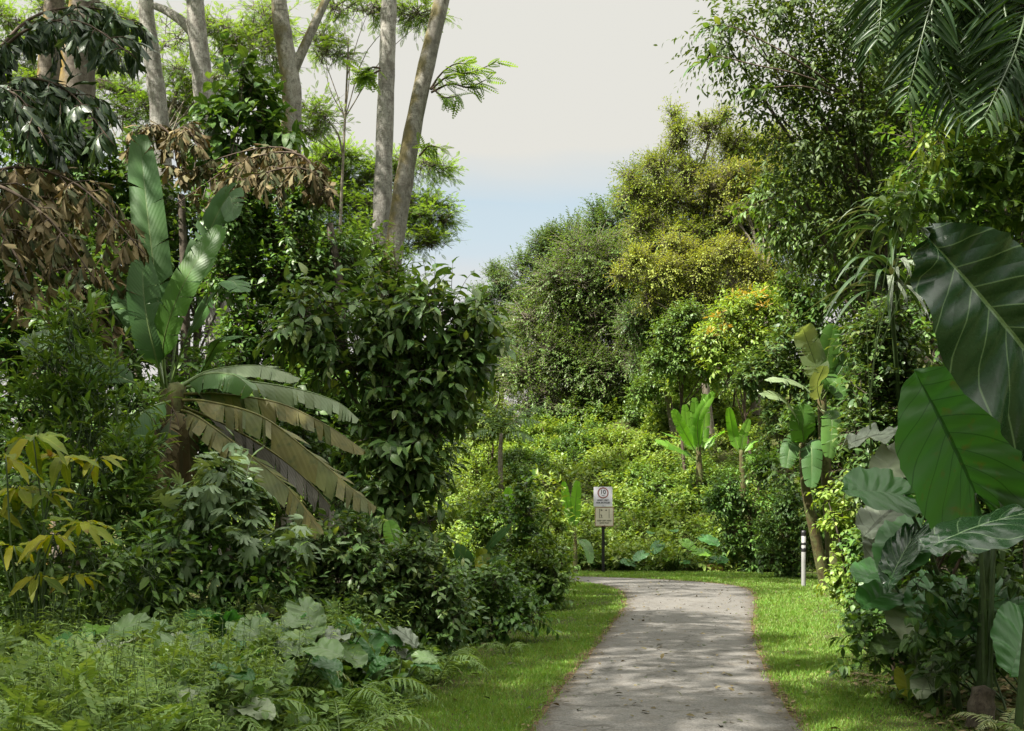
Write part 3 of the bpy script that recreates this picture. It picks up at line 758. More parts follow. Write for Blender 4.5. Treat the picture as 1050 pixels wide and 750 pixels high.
def litter():
    r = np.random.default_rng(8); b = MB()
    n = 1500; i = r.integers(100, nP - 120, n); f = np.where(r.random(n) < .88, r.beta(.13, .13, n), r.random(n))
    p = L_[i] + (R_[i] - L_[i]) * f[:, None] + r.normal(size=(n, 2)) * .05
    pos = np.c_[p, np.full(n, .036)]
    d = rdir(r, n); d[:, 2] *= .1
    inst(b, leaf_t(3, .5, .45, .25, .15), pos, d, UP + rdir(r, n) * .25, r.uniform(.02, .065, n))
    n = 1500; X = r.uniform(3.2, 5.2, n); Y = r.uniform(6.5, 10.5, n)
    d = rdir(r, n); d[:, 2] *= .15
    inst(b, leaf_t(3, .5, .45, .3, .2), np.c_[X, Y, terr(X, Y) + .025], d, UP + rdir(r, n) * .4, r.uniform(.04, .11, n))
    n = 700; X = r.uniform(-1.5, 9, n); Y = r.uniform(7, 28, n); ok = inpoly(np.concatenate([VL_, VR_[::-1]]), X, Y)
    X, Y = X[ok], Y[ok]; n = len(X); d = rdir(r, n); d[:, 2] *= .2
    inst(b, leaf_t(3, .5, .45, .3, .2), np.c_[X, Y, terr(X, Y) + .045], d, UP + rdir(r, n) * .5, r.uniform(.04, .1, n))
    return tag(b.build('leaf_litter', M['dead']), 'small brown fallen leaves along the path edges and under the large-leaved plants', kind='stuff')
litter()

# ================================================================= helpers for whole plants
def covern(cl, leaf, width, cover):
    return int(cover * sum(PI * r[0] * r[2] for _, r in cl) / (.5 * leaf * leaf * width))


def bush(name, label, cat, base, cl, Ts, leaf, width, cover, mat, bark='twig', r0=.03, group=None, seed=0, part='foliage', stempart='stems', twigs=True, multi=0, lean=None, fork=.3, maxn=30000, zoff=0., **kw):
    r = np.random.default_rng(seed + 1000)
    b = np.array([base[0], base[1], float(terr(base[0], base[1])) - .03 + zoff])
    root = thing(name, label, cat, b, group)
    f = MB(); s = MB()
    n = min(maxn, covern(cl, leaf, width, cover))
    crown(f, r, cl, Ts, leaf, width / np.mean([T.v[:, 0].max() * 2 for T in Ts]), n, stem=s if twigs else None, **kw)
    if multi:
        for q in range(multi):
            c = [cl[i] for i in range(q % max(1, len(cl)), len(cl), multi)] or cl[:1]
            limbs(s, r, b + np.r_[r.normal(size=2) * .12, 0], c, r0, .4, 6)
    else:
        limbs(s, r, b, cl, r0, fork, 10 if r0 > .1 else 7, lean)
    s.build(stempart, M[bark], root)
    f.build(part, M[mat], root)
    return root


def tree(*a, **k):
    k.setdefault('part', 'crown'); k.setdefault('stempart', 'trunk'); k.setdefault('bark', 'trunkbrown')
    return bush(*a, **k)
def trunk_px(mb, pts, Y, r, sides=14, dY=None, lump=0.):
    c = crv([P(p[0], p[1], Y + (p[2] if len(p) > 2 else 0)) for p in pts], 22)
    rr = np.interp(np.linspace(0, 1, 22), np.linspace(0, 1, len(r)), r)
    rr = rr * (1 + lump * np.sin(np.arange(22) * 2.1 + len(pts)))
    tube(mb, c, rr, sides)
    return c


def ground_px(px, Y):
    x = (px - 525) / 1050. * Y
    return np.array([x, Y, float(terr(x, Y)) - .05])

# ================================================================= far and middle distance
FAR = 'trees on the hillside behind the sign'
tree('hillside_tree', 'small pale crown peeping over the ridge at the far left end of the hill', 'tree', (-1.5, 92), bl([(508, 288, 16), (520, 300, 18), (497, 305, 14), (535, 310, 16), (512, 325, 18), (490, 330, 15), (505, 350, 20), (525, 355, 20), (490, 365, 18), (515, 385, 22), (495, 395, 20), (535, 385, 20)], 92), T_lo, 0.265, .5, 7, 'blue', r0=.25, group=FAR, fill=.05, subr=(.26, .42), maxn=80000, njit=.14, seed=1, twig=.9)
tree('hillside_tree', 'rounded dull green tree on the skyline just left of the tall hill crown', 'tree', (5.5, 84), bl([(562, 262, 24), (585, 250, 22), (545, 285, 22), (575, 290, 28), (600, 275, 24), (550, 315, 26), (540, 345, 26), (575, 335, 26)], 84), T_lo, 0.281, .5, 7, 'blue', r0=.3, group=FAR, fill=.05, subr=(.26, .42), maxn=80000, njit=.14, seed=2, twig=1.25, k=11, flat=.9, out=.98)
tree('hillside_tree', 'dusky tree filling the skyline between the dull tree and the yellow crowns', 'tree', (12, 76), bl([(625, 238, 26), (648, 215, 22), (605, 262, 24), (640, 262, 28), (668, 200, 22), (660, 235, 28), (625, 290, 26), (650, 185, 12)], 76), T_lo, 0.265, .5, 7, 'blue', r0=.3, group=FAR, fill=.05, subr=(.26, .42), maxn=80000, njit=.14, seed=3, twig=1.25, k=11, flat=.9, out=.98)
tree('hillside_tree', 'big domed dark green tree at the centre of the hill with clumpy layered crown', 'tree', (4.6, 52), bl([(600, 268, 26), (628, 276, 26), (580, 295, 30), (612, 305, 34), (648, 300, 26), (570, 330, 34), (605, 345, 40), (645, 340, 34), (555, 365, 32), (590, 385, 40), (630, 385, 40), (665, 375, 28), (560, 410, 30), (600, 420, 34), (640, 418, 30), (540, 395, 26), (672, 340, 20), (535, 425, 26)], 52), T_lo, 0.187, .5, 10, 'mid', r0=.32, group=FAR, fill=.05, subr=(.26, .42), maxn=80000, njit=.14, seed=4, twig=1.25, k=11, flat=.9, out=.98, sub=12, up=.15)
tree('hillside_tree', 'tall vine-hung tree with yellowing top standing highest on the hill', 'tree', (9.2, 50), bl([(698, 140, 19), (728, 133, 13), (752, 146, 17, 1), (672, 172, 17), (650, 200, 13), (705, 175, 16), (682, 208, 20), (658, 230, 13), (728, 190, 14), (700, 245, 20), (672, 258, 15), (772, 165, 19, 1), (792, 150, 17), (742, 121, 9), (716, 215, 12, .5), (690, 118, 7), (645, 180, 6)], 50), T_lo, 0.172, .5, 7, 'limey', bark='trunkbrown', r0=.3, group=FAR, fill=.05, subr=(.26, .42), maxn=80000, njit=.14, seed=5, twig=.8, up=.3, droop=.6)
tree('hillside_tree', 'golden yellow flat-topped crown beside the vine-hung tree', 'tree', (11.6, 49), bl([(748, 182, 22), (772, 182, 20), (735, 196, 18), (762, 205, 20), (785, 200, 18), (750, 222, 18)], 49, (1, 1, .7)), T_lo, 0.172, .5, 7, 'gold', r0=.2, group=FAR, fill=.05, subr=(.26, .42), maxn=80000, njit=.14, seed=6, twig=.8, sub=8)
tree('hillside_tree', 'olive tree in the gap under the golden crown with dark bare stems showing', 'tree', (11.8, 50.5), bl([(730, 245, 26), (760, 250, 26), (790, 240, 28), (715, 275, 22), (775, 280, 24), (740, 215, 24), (800, 215, 24)], 50.5), T_lo, 0.172, .5, 6, 'olive', bark='trunkdark', r0=.25, group=FAR, fill=.05, subr=(.26, .42), maxn=80000, njit=.14, seed=7, twig=.8)
tree('hillside_tree', 'pale gold spreading tree below the yellow crowns and right of the domed tree', 'tree', (8.8, 45), bl([(655, 270, 14), (680, 286, 21), (702, 262, 15), (722, 280, 23), (746, 262, 17), (770, 282, 22), (700, 312, 19), (737, 308, 15), (762, 314, 19), (638, 284, 9), (787, 300, 15), (724, 334, 13), (690, 250, 9), (665, 306, 13)], 45, (1, 1, .85)), T_lo, 0.156, .5, 9, 'gold', r0=.22, group=FAR, fill=.05, subr=(.26, .42), maxn=80000, njit=.14, seed=8, twig=.7)
tree('hillside_tree', 'wide yellow-green tree filling the hillside behind the golden and vine-hung crowns', 'tree', (13, 57), bl([(700, 200, 26), (735, 180, 26), (770, 200, 28), (800, 190, 28), (720, 235, 28), (755, 240, 28), (790, 250, 30), (690, 265, 26), (670, 240, 20), (825, 230, 30), (815, 280, 30), (725, 290, 28), (690, 310, 26), (765, 300, 30), (840, 190, 26), (660, 300, 24), (640, 270, 20), (820, 160, 24), (740, 340, 26), (800, 330, 28)], 57), T_lo, .19, .5, 8, 'olive', r0=.3, group=FAR, fill=.05, subr=(.26, .42), maxn=60000, njit=.14, seed=12, twig=1.25, k=11, flat=.9, out=.98)
tree('hillside_tree', 'dark green wood between the domed tree and the pale shrub with shadowed crown', 'tree', (7.5, 47), bl([(675, 320, 24), (690, 345, 26), (668, 365, 24), (700, 375, 26), (655, 330, 20), (735, 345, 26)], 47), T_lo, 0.156, .5, 9, 'vine', r0=.2, group=FAR, fill=.05, subr=(.26, .42), maxn=80000, njit=.14, seed=9, twig=.7)
bush('hillside_shrub', 'rounded pale green shrub with fine foliage right of the domed tree', 'shrub', (7.0, 41), bl([(690, 345, 20), (708, 330, 20), (690, 368, 20), (715, 360, 22), (675, 370, 16), (725, 340, 18), (735, 378, 24)], 41), T_mid, .18, .45, 6, 'mid', group='shrubs on the hillside', seed=10, twig=.5, r0=.08)
bush('orange_tipped_shrub', 'leafy shrub with orange young leaves along its top, left of the thin-leaved tree', 'shrub', (9.5, 38), bl([(755, 325, 20), (775, 318, 20), (735, 345, 20), (795, 325, 22), (765, 350, 24), (740, 370, 20), (800, 350, 24)], 38), T_mid, .2, .45, 6, 'bright', seed=11, twig=.5, r0=.08)

# orange tips belong to that shrub
def orange_tips():
    r = np.random.default_rng(3)
    root = bpy.data.objects['orange_tipped_shrub']; b = MB()
    for px, py in ((752, 306), (765, 304), (778, 302), (790, 306), (735, 325), (728, 345), (783, 316), (740, 338)):
        c = P(px, py, 36.9 + r.normal() * .4) ; n = 18
        d = rdir(r, n); d[:, 2] = abs(d[:, 2])
        inst(b, T_mid[0], c + d * r.uniform(.05, .28, (n, 1)), d, rdir(r, n) * .5 + UP, .2 * r.uniform(.6, 1.2, n))
    b.build('young_leaves', M['orange'], root, label='orange young leaves at the shoot tips')
orange_tips()

def slopeY(px, py, lift):
    """distance at which the sight line through a photo pixel meets the slope raised by lift"""
    for Y in np.arange(34.3, 62, .25):
        q = P(px, py, Y)
        if q[2] < float(terr(q[0], Y)) + lift: return Y
    return None
def bl_slope(lst, Ydef):
    out = []
    for px, py, r in lst:
        R = r / 1050 * Ydef; Y = slopeY(px, py, R * .45) or Ydef
        R = r / 1050 * Y
        out.append((P(px, py, Y), np.array([R * 1.15, R * 1.15, R * .85])))
    return out


# ---- creeper-covered slope
def slope_cover():
    r = np.random.default_rng(21); f = MB(); cl = []
    for Y in np.r_[np.arange(34.4, 36, .5), np.arange(36, 56, 1.1)]:
        for X in np.arange(-13, 20, 1.5):
            x = X + r.uniform(-.6, .6); y = Y + r.uniform(-.5, .5)
            rr = r.uniform(.45, 1.0)
            cl.append((np.array([x, y, float(terr(x, y)) + rr * .25]), np.array([rr * 1.15, rr * 1.1, rr * r.uniform(.5, 1.0)])))
    crown(f, r, cl, T_mid + T_mid + [T_rnd[0]], .2, 1.1, 190000, twig=.4, k=6, up=.7, sub=7, fill=.1)
    return tag(f.build('slope_creepers', M['bright']), 'bright yellow-green creepers smothering the hillside behind the sign', kind='stuff')
slope_cover()
HS = 'shrubs on the hillside'
for i, (lab, lst, Y, mt, lf) in enumerate([
    ('bright creeper mound high on the slope below the domed tree', [(640, 410, 18), (665, 402, 20), (690, 410, 22), (655, 425, 20), (690, 432, 22), (620, 425, 16), (710, 395, 18), (720, 418, 20)], 46, 'mid', .18),
    ('dark round creeper mound above and left of the sign', [(583, 450, 16), (598, 460, 14), (575, 466, 14), (610, 446, 12), (590, 474, 12)], 42, 'vine', .17),
    ('bright mound right behind the top of the sign', [(640, 470, 18), (665, 465, 18), (620, 478, 16), (650, 490, 20), (680, 485, 18), (630, 455, 16)], 41, 'bright', .18),
    ('yellow-green shrub with a shaded trunk right of the sign', [(655, 495, 18), (675, 505, 18), (650, 520, 16), (690, 495, 16), (670, 525, 16), (700, 515, 18)], 37.5, 'mid', .17),
    ('green dome of leaves at the left foot of the slope', [(540, 475, 18), (555, 488, 16), (528, 490, 14), (545, 500, 16)], 36.5, 'vine', .16),
    ('sunlit shrub on the slope left of the green dome', [(500, 470, 20), (515, 455, 18), (490, 495, 20), (510, 500, 18), (480, 520, 20)], 38, 'bright', .18),
    ('tall yellowish tangle at the edge of the shade on the left', [(495, 430, 20), (515, 440, 16), (478, 450, 18), (505, 415, 14), (535, 440, 16), (485, 400, 16)], 44, 'olive', .19),
    ('creeper bank under the large pale-leaved bananas', [(715, 490, 18), (740, 490, 18), (700, 482, 14), (725, 505, 20), (755, 500, 18), (770, 490, 18)], 37, 'mid', .18),
    ('creeper mound under the pale gold spreading tree', [(700, 395, 16), (720, 402, 16), (740, 400, 18), (760, 405, 18), (730, 385, 16), (705, 380, 14), (750, 420, 16), (775, 400, 16)], 42.5, 'bright', .18),
    ('creeper mound climbing highest on the right of the slope', [(735, 372, 18), (758, 380, 18), (780, 378, 18), (715, 365, 14), (745, 355, 14), (770, 362, 16), (795, 392, 16), (690, 388, 14)], 46, 'bright', .22),
    ('leafy bank in the dip between the domed tree and the slope', [(555, 440, 16), (540, 450, 14), (570, 425, 14), (560, 460, 12)], 46, 'mid', .18),
    ('low shrub behind the sign post', [(600, 545, 14), (615, 530, 14), (590, 530, 12), (640, 550, 12), (625, 560, 10), (600, 565, 9), (580, 560, 12)], 35.6, 'bright', .15),
]):
    c = bl_slope(lst, Y); b = np.mean([q for q, _ in c], 0)
    bush('hillside_shrub', lab, 'shrub', (b[0], b[1] + .3), c, T_mid, lf, .5, 6, mt, group=HS, seed=40 + i, twig=.45, r0=.06, up=.5)

# ---- dark shrubs by the bend, right of the sign
SB = 'shrubs beside the bend of the path'
for i, (lab, lst, Y, mt, lf, w) in enumerate([
    ('dark tangled shrub in front of the bananas on the slope', [(755, 500, 20), (780, 490, 22), (735, 520, 18), (765, 530, 22), (795, 520, 22), (745, 550, 18), (780, 560, 20), (765, 580, 14)], 33.8, 'vine', .17, .45),
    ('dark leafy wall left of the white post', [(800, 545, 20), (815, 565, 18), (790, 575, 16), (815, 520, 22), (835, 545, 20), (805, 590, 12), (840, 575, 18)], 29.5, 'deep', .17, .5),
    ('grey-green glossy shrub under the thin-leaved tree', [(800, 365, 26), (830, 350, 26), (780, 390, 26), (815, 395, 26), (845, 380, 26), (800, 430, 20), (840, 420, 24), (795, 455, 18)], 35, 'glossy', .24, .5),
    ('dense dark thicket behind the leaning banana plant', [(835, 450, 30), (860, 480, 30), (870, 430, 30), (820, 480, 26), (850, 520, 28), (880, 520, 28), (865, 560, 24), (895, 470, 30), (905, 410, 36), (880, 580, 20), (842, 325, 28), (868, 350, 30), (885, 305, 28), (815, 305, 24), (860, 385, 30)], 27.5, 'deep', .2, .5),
]):
    c = bl(lst, Y); b = np.mean([q for q, _ in c], 0)
    bush('bend_shrub', lab, 'shrub', (b[0], Y + .3), c, T_mid, lf, w, 6, mt, group=SB, seed=70 + i, twig=.4, r0=.05)

# ---- banana plants
def banana_plant(name, label, base, stems, leaves, group=None, seed=0, matstem='pseudostem'):
    r = np.random.default_rng(seed + 500)
    root = thing(name, label, 'banana plant', base, group)
    s = MB()
    for pts, rad in stems:
        tube(s, crv(pts, 14), np.linspace(rad * 1.15, rad * .6, 14), 10)
    s.build('pseudostem', M[matstem], root)
    for (ctrl, W, face, mt, kw) in leaves:
        b = MB(); rb = MB()
        banana_leaf(b, rb, r, ctrl, W, face, **kw)
        lf = b.build('leaf', M[mt], root)
        rb.build('midrib', M['wilt' if mt.startswith('wilt') else 'stem'], lf)
    return root

BN = 'banana plants'
def pxl(l, Y): return [P(e[0], e[1], Y + (e[2] if len(e) > 2 else 0)) for e in l]

# bright ones on the slope
Yb = 39.5
banana_plant('banana_plant', 'pale bright green banana clump with upright leaves on the sunlit slope', ground_px(718, Yb), [(pxl([(718, 520), (717, 480), (716, 455)], Yb), .14)],
    [(pxl(l, Yb), w, f, 'bananalit', dict(tear=.35, droop=.3, start=.15)) for l, w, f in [
        ([(717, 470), (716, 430, -.5), (732, 402, -.7)], .42, (.2, -1, .3)), ([(717, 470), (700, 440, -.6), (690, 420, -.9)], .42, (-.3, -1, .4)), ([(717, 474), (690, 458, -.7), (672, 452, -1)], .5, (0, -.7, .8)),
        ([(717, 470), (714, 440, -.3), (712, 408, -.5)], .46, (0, -1, .3)), ([(717, 470), (722, 440, .3), (723, 404, .3)], .5, (.3, -1, .3)),
        ([(717, 470), (706, 445), (702, 415, -.4)], .42, (-.4, -1, .2)), ([(717, 468), (700, 452), (680, 444, -.5)], .42, (0, -.5, 1)),
        ([(717, 468), (732, 450), (742, 442, -.5)], .4, (0, -.6, 1)), ([(716, 472), (698, 462), (682, 460, -.6)], .36, (0, -.6, 1))]], BN, 1)
banana_plant('banana_plant', 'smaller bright banana clump right of the pale bright one', ground_px(760, 37.5), [(pxl([(762, 510), (761, 480), (760, 462)], 37.5), .12)],
    [(pxl(l, 37.5), w, f, 'bananalit', dict(tear=.2, droop=.2, start=.15)) for l, w, f in [
        ([(760, 470), (752, 445), (747, 418, -.4)], .42, (0, -1, .3)), ([(760, 470), (762, 448), (768, 430)], .36, (.3, -1, .3)),
        ([(760, 468), (772, 455), (784, 452, -.4)], .36, (0, -.5, 1)), ([(760, 470), (770, 470), (776, 485, -.4)], .34, (0, -.9, .5))]], BN, 2)
# leaning plant by the white post
Yb = 25.5
banana_plant('banana_plant', 'tall leaning banana plant with brown shaggy stem right of the white post', ground_px(846, Yb + .6), [(pxl([(848, 606, .6), (838, 560, .4), (826, 500, .1), (823, 455)], Yb), .14), (pxl([(856, 604, .6), (852, 540, .5), (846, 470, .3), (842, 400, .2)], Yb), .17)],
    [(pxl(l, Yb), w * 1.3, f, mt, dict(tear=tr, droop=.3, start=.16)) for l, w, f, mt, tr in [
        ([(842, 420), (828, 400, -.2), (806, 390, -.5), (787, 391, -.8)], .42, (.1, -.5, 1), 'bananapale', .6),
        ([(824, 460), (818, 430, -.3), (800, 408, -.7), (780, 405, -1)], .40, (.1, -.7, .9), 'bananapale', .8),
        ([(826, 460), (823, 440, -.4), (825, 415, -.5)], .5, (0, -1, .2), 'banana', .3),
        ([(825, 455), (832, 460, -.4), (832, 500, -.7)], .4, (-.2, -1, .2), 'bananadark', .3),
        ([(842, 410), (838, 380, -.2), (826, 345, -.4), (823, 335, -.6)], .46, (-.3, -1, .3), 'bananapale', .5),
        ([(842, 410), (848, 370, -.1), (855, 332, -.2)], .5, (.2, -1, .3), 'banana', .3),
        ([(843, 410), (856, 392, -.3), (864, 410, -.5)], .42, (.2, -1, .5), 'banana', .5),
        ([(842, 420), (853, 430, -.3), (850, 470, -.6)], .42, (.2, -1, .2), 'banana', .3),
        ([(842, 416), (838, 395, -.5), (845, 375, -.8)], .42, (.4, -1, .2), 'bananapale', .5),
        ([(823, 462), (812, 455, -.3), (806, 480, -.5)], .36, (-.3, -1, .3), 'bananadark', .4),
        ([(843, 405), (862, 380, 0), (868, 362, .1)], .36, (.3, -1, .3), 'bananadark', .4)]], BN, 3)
# young ones left of the sign
banana_plant('banana_plant', 'young banana plant with two bright upright leaves just left of the sign', ground_px(590, 30.5 + 2), [(pxl([(590, 588), (590, 560), (589, 540)], 32.5), .07)],
    [(pxl(l, 32.5), w, f, mt, dict(tear=.1, droop=.15, start=.12)) for l, w, f, mt in [
        ([(589, 548), (590, 520), (592, 493, -.2)], .34, (0, -1, .2), 'bananalit'), ([(589, 548), (582, 520), (578, 494, -.2)], .3, (-.3, -1, .2), 'bananalit'),
        ([(589, 550), (575, 535), (566, 522, -.2)], .26, (-.1, -.9, .5), 'bananalit'), ([(590, 552), (602, 560, -.4), (606, 578, -.7)], .3, (0, -.8, .7), 'banana')]], BN, 4)
banana_plant('banana_plant', 'young banana shoot with one upright green leaf among the saplings at the path bend', ground_px(522, 24), [(pxl([(524, 600), (524, 570), (523, 535)], 24), .05)],
    [(pxl(l, 24), w, f, mt, dict(tear=.1, droop=.15, start=.14)) for l, w, f, mt in [
        ([(523, 548), (522, 525), (521, 500, -.2)], .30, (0, -1, .2), 'bananalit'), ([(523, 552), (540, 545, -.3), (560, 556, -.6)], .26, (0, -.4, 1), 'banana'),
        ([(523, 555), (510, 560, -.3), (500, 580, -.5)], .26, (0, -.6, 1), 'banana')]], BN, 5)
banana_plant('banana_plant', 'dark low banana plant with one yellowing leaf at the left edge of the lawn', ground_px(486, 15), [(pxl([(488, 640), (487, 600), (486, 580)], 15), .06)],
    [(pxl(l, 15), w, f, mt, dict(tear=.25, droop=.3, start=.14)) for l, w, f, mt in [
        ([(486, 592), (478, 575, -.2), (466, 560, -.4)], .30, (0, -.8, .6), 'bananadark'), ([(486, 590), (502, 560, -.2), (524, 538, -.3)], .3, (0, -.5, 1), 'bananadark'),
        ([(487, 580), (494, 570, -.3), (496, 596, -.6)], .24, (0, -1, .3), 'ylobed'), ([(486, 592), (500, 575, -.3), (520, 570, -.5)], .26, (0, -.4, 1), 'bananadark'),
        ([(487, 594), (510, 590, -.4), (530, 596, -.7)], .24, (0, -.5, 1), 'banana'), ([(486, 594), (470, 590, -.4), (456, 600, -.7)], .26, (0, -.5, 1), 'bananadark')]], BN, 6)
banana_plant('banana_plant', 'single bright green banana shoot rising above the small-leaved bushes', ground_px(412, 12.5), [(pxl([(414, 640), (413, 590), (412, 570)], 12.5), .04)],
    [(pxl([(412, 580), (405, 555, -.1), (398, 534, -.1)], 12.5), .24, (.4, -1, .2), 'bananalit', dict(tear=0, droop=.2, start=.1)), (pxl([(412, 582), (396, 570, -.2), (384, 558, -.3)], 12.5), .16, (0, -.7, .6), 'bananadark', dict(tear=.2, droop=.3))], BN, 7)

# ---- taro clump by the bend
def taro_clump(name, label, base, leaves, group=None, seed=0, wid=.84, stemr=.014, stemmat='stem', mat='taromid'):
    r = np.random.default_rng(seed + 900)
    base = np.asarray(base, float)
    root = thing(name, label, 'elephant ear plant', base, group)
    for q, (bp, tp, nz, mt, kw) in enumerate(leaves):
        st = kw.pop('root', base) + np.r_[r.normal(size=2) * .05, 0]
        b = MB(); taro_leaf(b, r, bp, tp, nz, seed=q, **{**dict(wid=wid), **kw})
        lf = b.build('leaf', M[mt or mat], root)
        s = MB(); mid = (st + bp) * .5 + (np.asarray(bp) - st) * np.array([-.12, -.05, .12])
        tube(s, crv([st, mid, bp], 12), np.linspace(stemr * 1.6, stemr * .7, 12), 8)
        s.build('leaf_stalk', M[stemmat], lf)
    return root
EB = 'elephant ear plants'
Ye = 34.0
ev = []
re_ = np.random.default_rng(31)
for px, py, L, fx in [(676, 562, 18, -.5), (690, 548, 20, .1), (702, 560, 20, .5), (715, 570, 18, .8), (660, 572, 16, -.8), (722, 556, 18, .9), (684, 578, 16, -.3), (700, 580, 16, .4), (648, 582, 14, -1), (732, 578, 16, 1), (668, 550, 16, -.3)]:
    a = P(px, py - 4, Ye - .5 + re_.normal() * .3); t = a + np.array([fx * .4, -.25, -.25 + .35 * re_.random()]) * L / 18 * 1.25
    ev.append((a, t, (fx * .3, -.7, .7), 'taromid' if re_.random() < .7 else 'bananalit', dict(ruffle=.03)))
taro_clump('elephant_ear_clump', 'broad-leaved elephant ear clump at the foot of the slope right of the sign', ground_px(692, 34.2), ev, EB, 1)

# pale fern-like palm on the slope
def pale_palm():
    r = np.random.default_rng(77); Y = 41.5
    base = ground_px(512, Y); root = thing('slope_palm', 'small pale palm with spreading feathery fronds at the left end of the slope', 'palm', base)
    s = MB(); tube(s, crv(pxl([(514, 520), (513, 470), (514, 445)], Y), 8), np.linspace(.12, .08, 8), 8); s.build('trunk', M['trunkbrown'], root)
    for l in [[(514, 448), (500, 428, -.4), (480, 424, -.8)], [(514, 448), (508, 422, -.3), (500, 410, -.5)], [(514, 447), (520, 424), (528, 416, -.3)], [(514, 448), (532, 430, -.4), (552, 432, -.8)], [(514, 449), (530, 442, -.6), (546, 450, -1)], [(514, 449), (498, 440, -.6), (484, 446, -1)], [(514, 448), (536, 424), (556, 416, .2)]]:
        b = MB(); q = MB(); frond(b, q, r, pxl(l, Y), 16, T_strip, .55, .07, face=(0, -.5, 1), ang=62, droop=.35, prof=lambda u: np.sin(PI * (.2 + .7 * u)), start=.1)
        lf = b.build('frond_foliage', M['pale'], root); q.build('rachis', M['stem'], lf)
pale_palm()

# ================================================================= sign, post, log
def boxm(mb, c, s, rot=None):
    c = np.asarray(c, float); s = np.asarray(s, float) / 2
    V = np.array([(x, y, z) for x in (-1, 1) for y in (-1, 1) for z in (-1, 1)]) * s
    if rot is not None: V = V @ np.array(rot).T
    mb.add(V + c, [(0, 1, 3, 2), (4, 6, 7, 5), (0, 4, 5, 1), (2, 3, 7, 6), (0, 2, 6, 4), (1, 5, 7, 3)])


def rplate(mb, c, w, h, t, rad=.04):
    """an upright plate with rounded corners, facing -Y"""
    pts = []
    for cx, cz, a0 in ((w / 2 - rad, h / 2 - rad, 0), (-w / 2 + rad, h / 2 - rad, 90), (-w / 2 + rad, -h / 2 + rad, 180), (w / 2 - rad, -h / 2 + rad, 270)):
        for a in np.radians(a0 + np.linspace(0, 90, 6)): pts.append((cx + rad * math.cos(a), cz + rad * math.sin(a)))
    n = len(pts); p = np.array(pts)
    V = [(c[0] + x, c[1] - t / 2, c[2] + z) for x, z in p] + [(c[0] + x, c[1] + t / 2, c[2] + z) for x, z in p] + [(c[0], c[1] - t / 2, c[2]), (c[0], c[1] + t / 2, c[2])]
    Q = [(i, n + i, n + (i + 1) % n, (i + 1) % n) for i in range(n)]
    T = [(2 * n, i, (i + 1) % n) for i in range(n)] + [(2 * n + 1, n + (i + 1) % n, n + i) for i in range(n)]
    mb.add(V, Q, T)


def ringm(mb, c, r0, r1, t=.003, n=48):
    a = np.linspace(0, 2 * PI, n, endpoint=False)
    V = []
    for rr, y in ((r0, -t), (r1, -t), (r1, 0), (r0, 0)):
        V += [(c[0] + rr * math.cos(q), c[1] + y, c[2] + rr * math.sin(q)) for q in a]
    Q = []
    for k in range(4):
        for i in range(n): Q.append((k * n + i, k * n + (i + 1) % n, ((k + 1) % 4) * n + (i + 1) % n, ((k + 1) % 4) * n + i))
    mb.add(V, Q)


def lettering(name, txt, loc, size, mat, parent, bold=0.):
    cu = bpy.data.curves.new(name, 'FONT'); cu.body = txt; cu.size = size; cu.align_x = 'CENTER'; cu.align_y = 'CENTER'; cu.extrude = .001; cu.offset = bold
    o = bpy.data.objects.new(name + '_src', cu); COL.objects.link(o)
    dg = bpy.context.evaluated_depsgraph_get(); dg.update()
    me = bpy.data.meshes.new_from_object(o.evaluated_get(dg)); bpy.data.objects.remove(o)
    me.transform(__import__('mathutils').Matrix.Rotation(PI / 2, 4, 'X'))
    me.materials.clear(); me.materials.append(mat); me.name = name
    ob = bpy.data.objects.new(name, me); COL.objects.link(ob); ob.parent = parent
    par = np.array(parent.location) if parent.parent is None else np.array(parent.parent.location)
    ob.location = np.asarray(loc) - par
    return ob


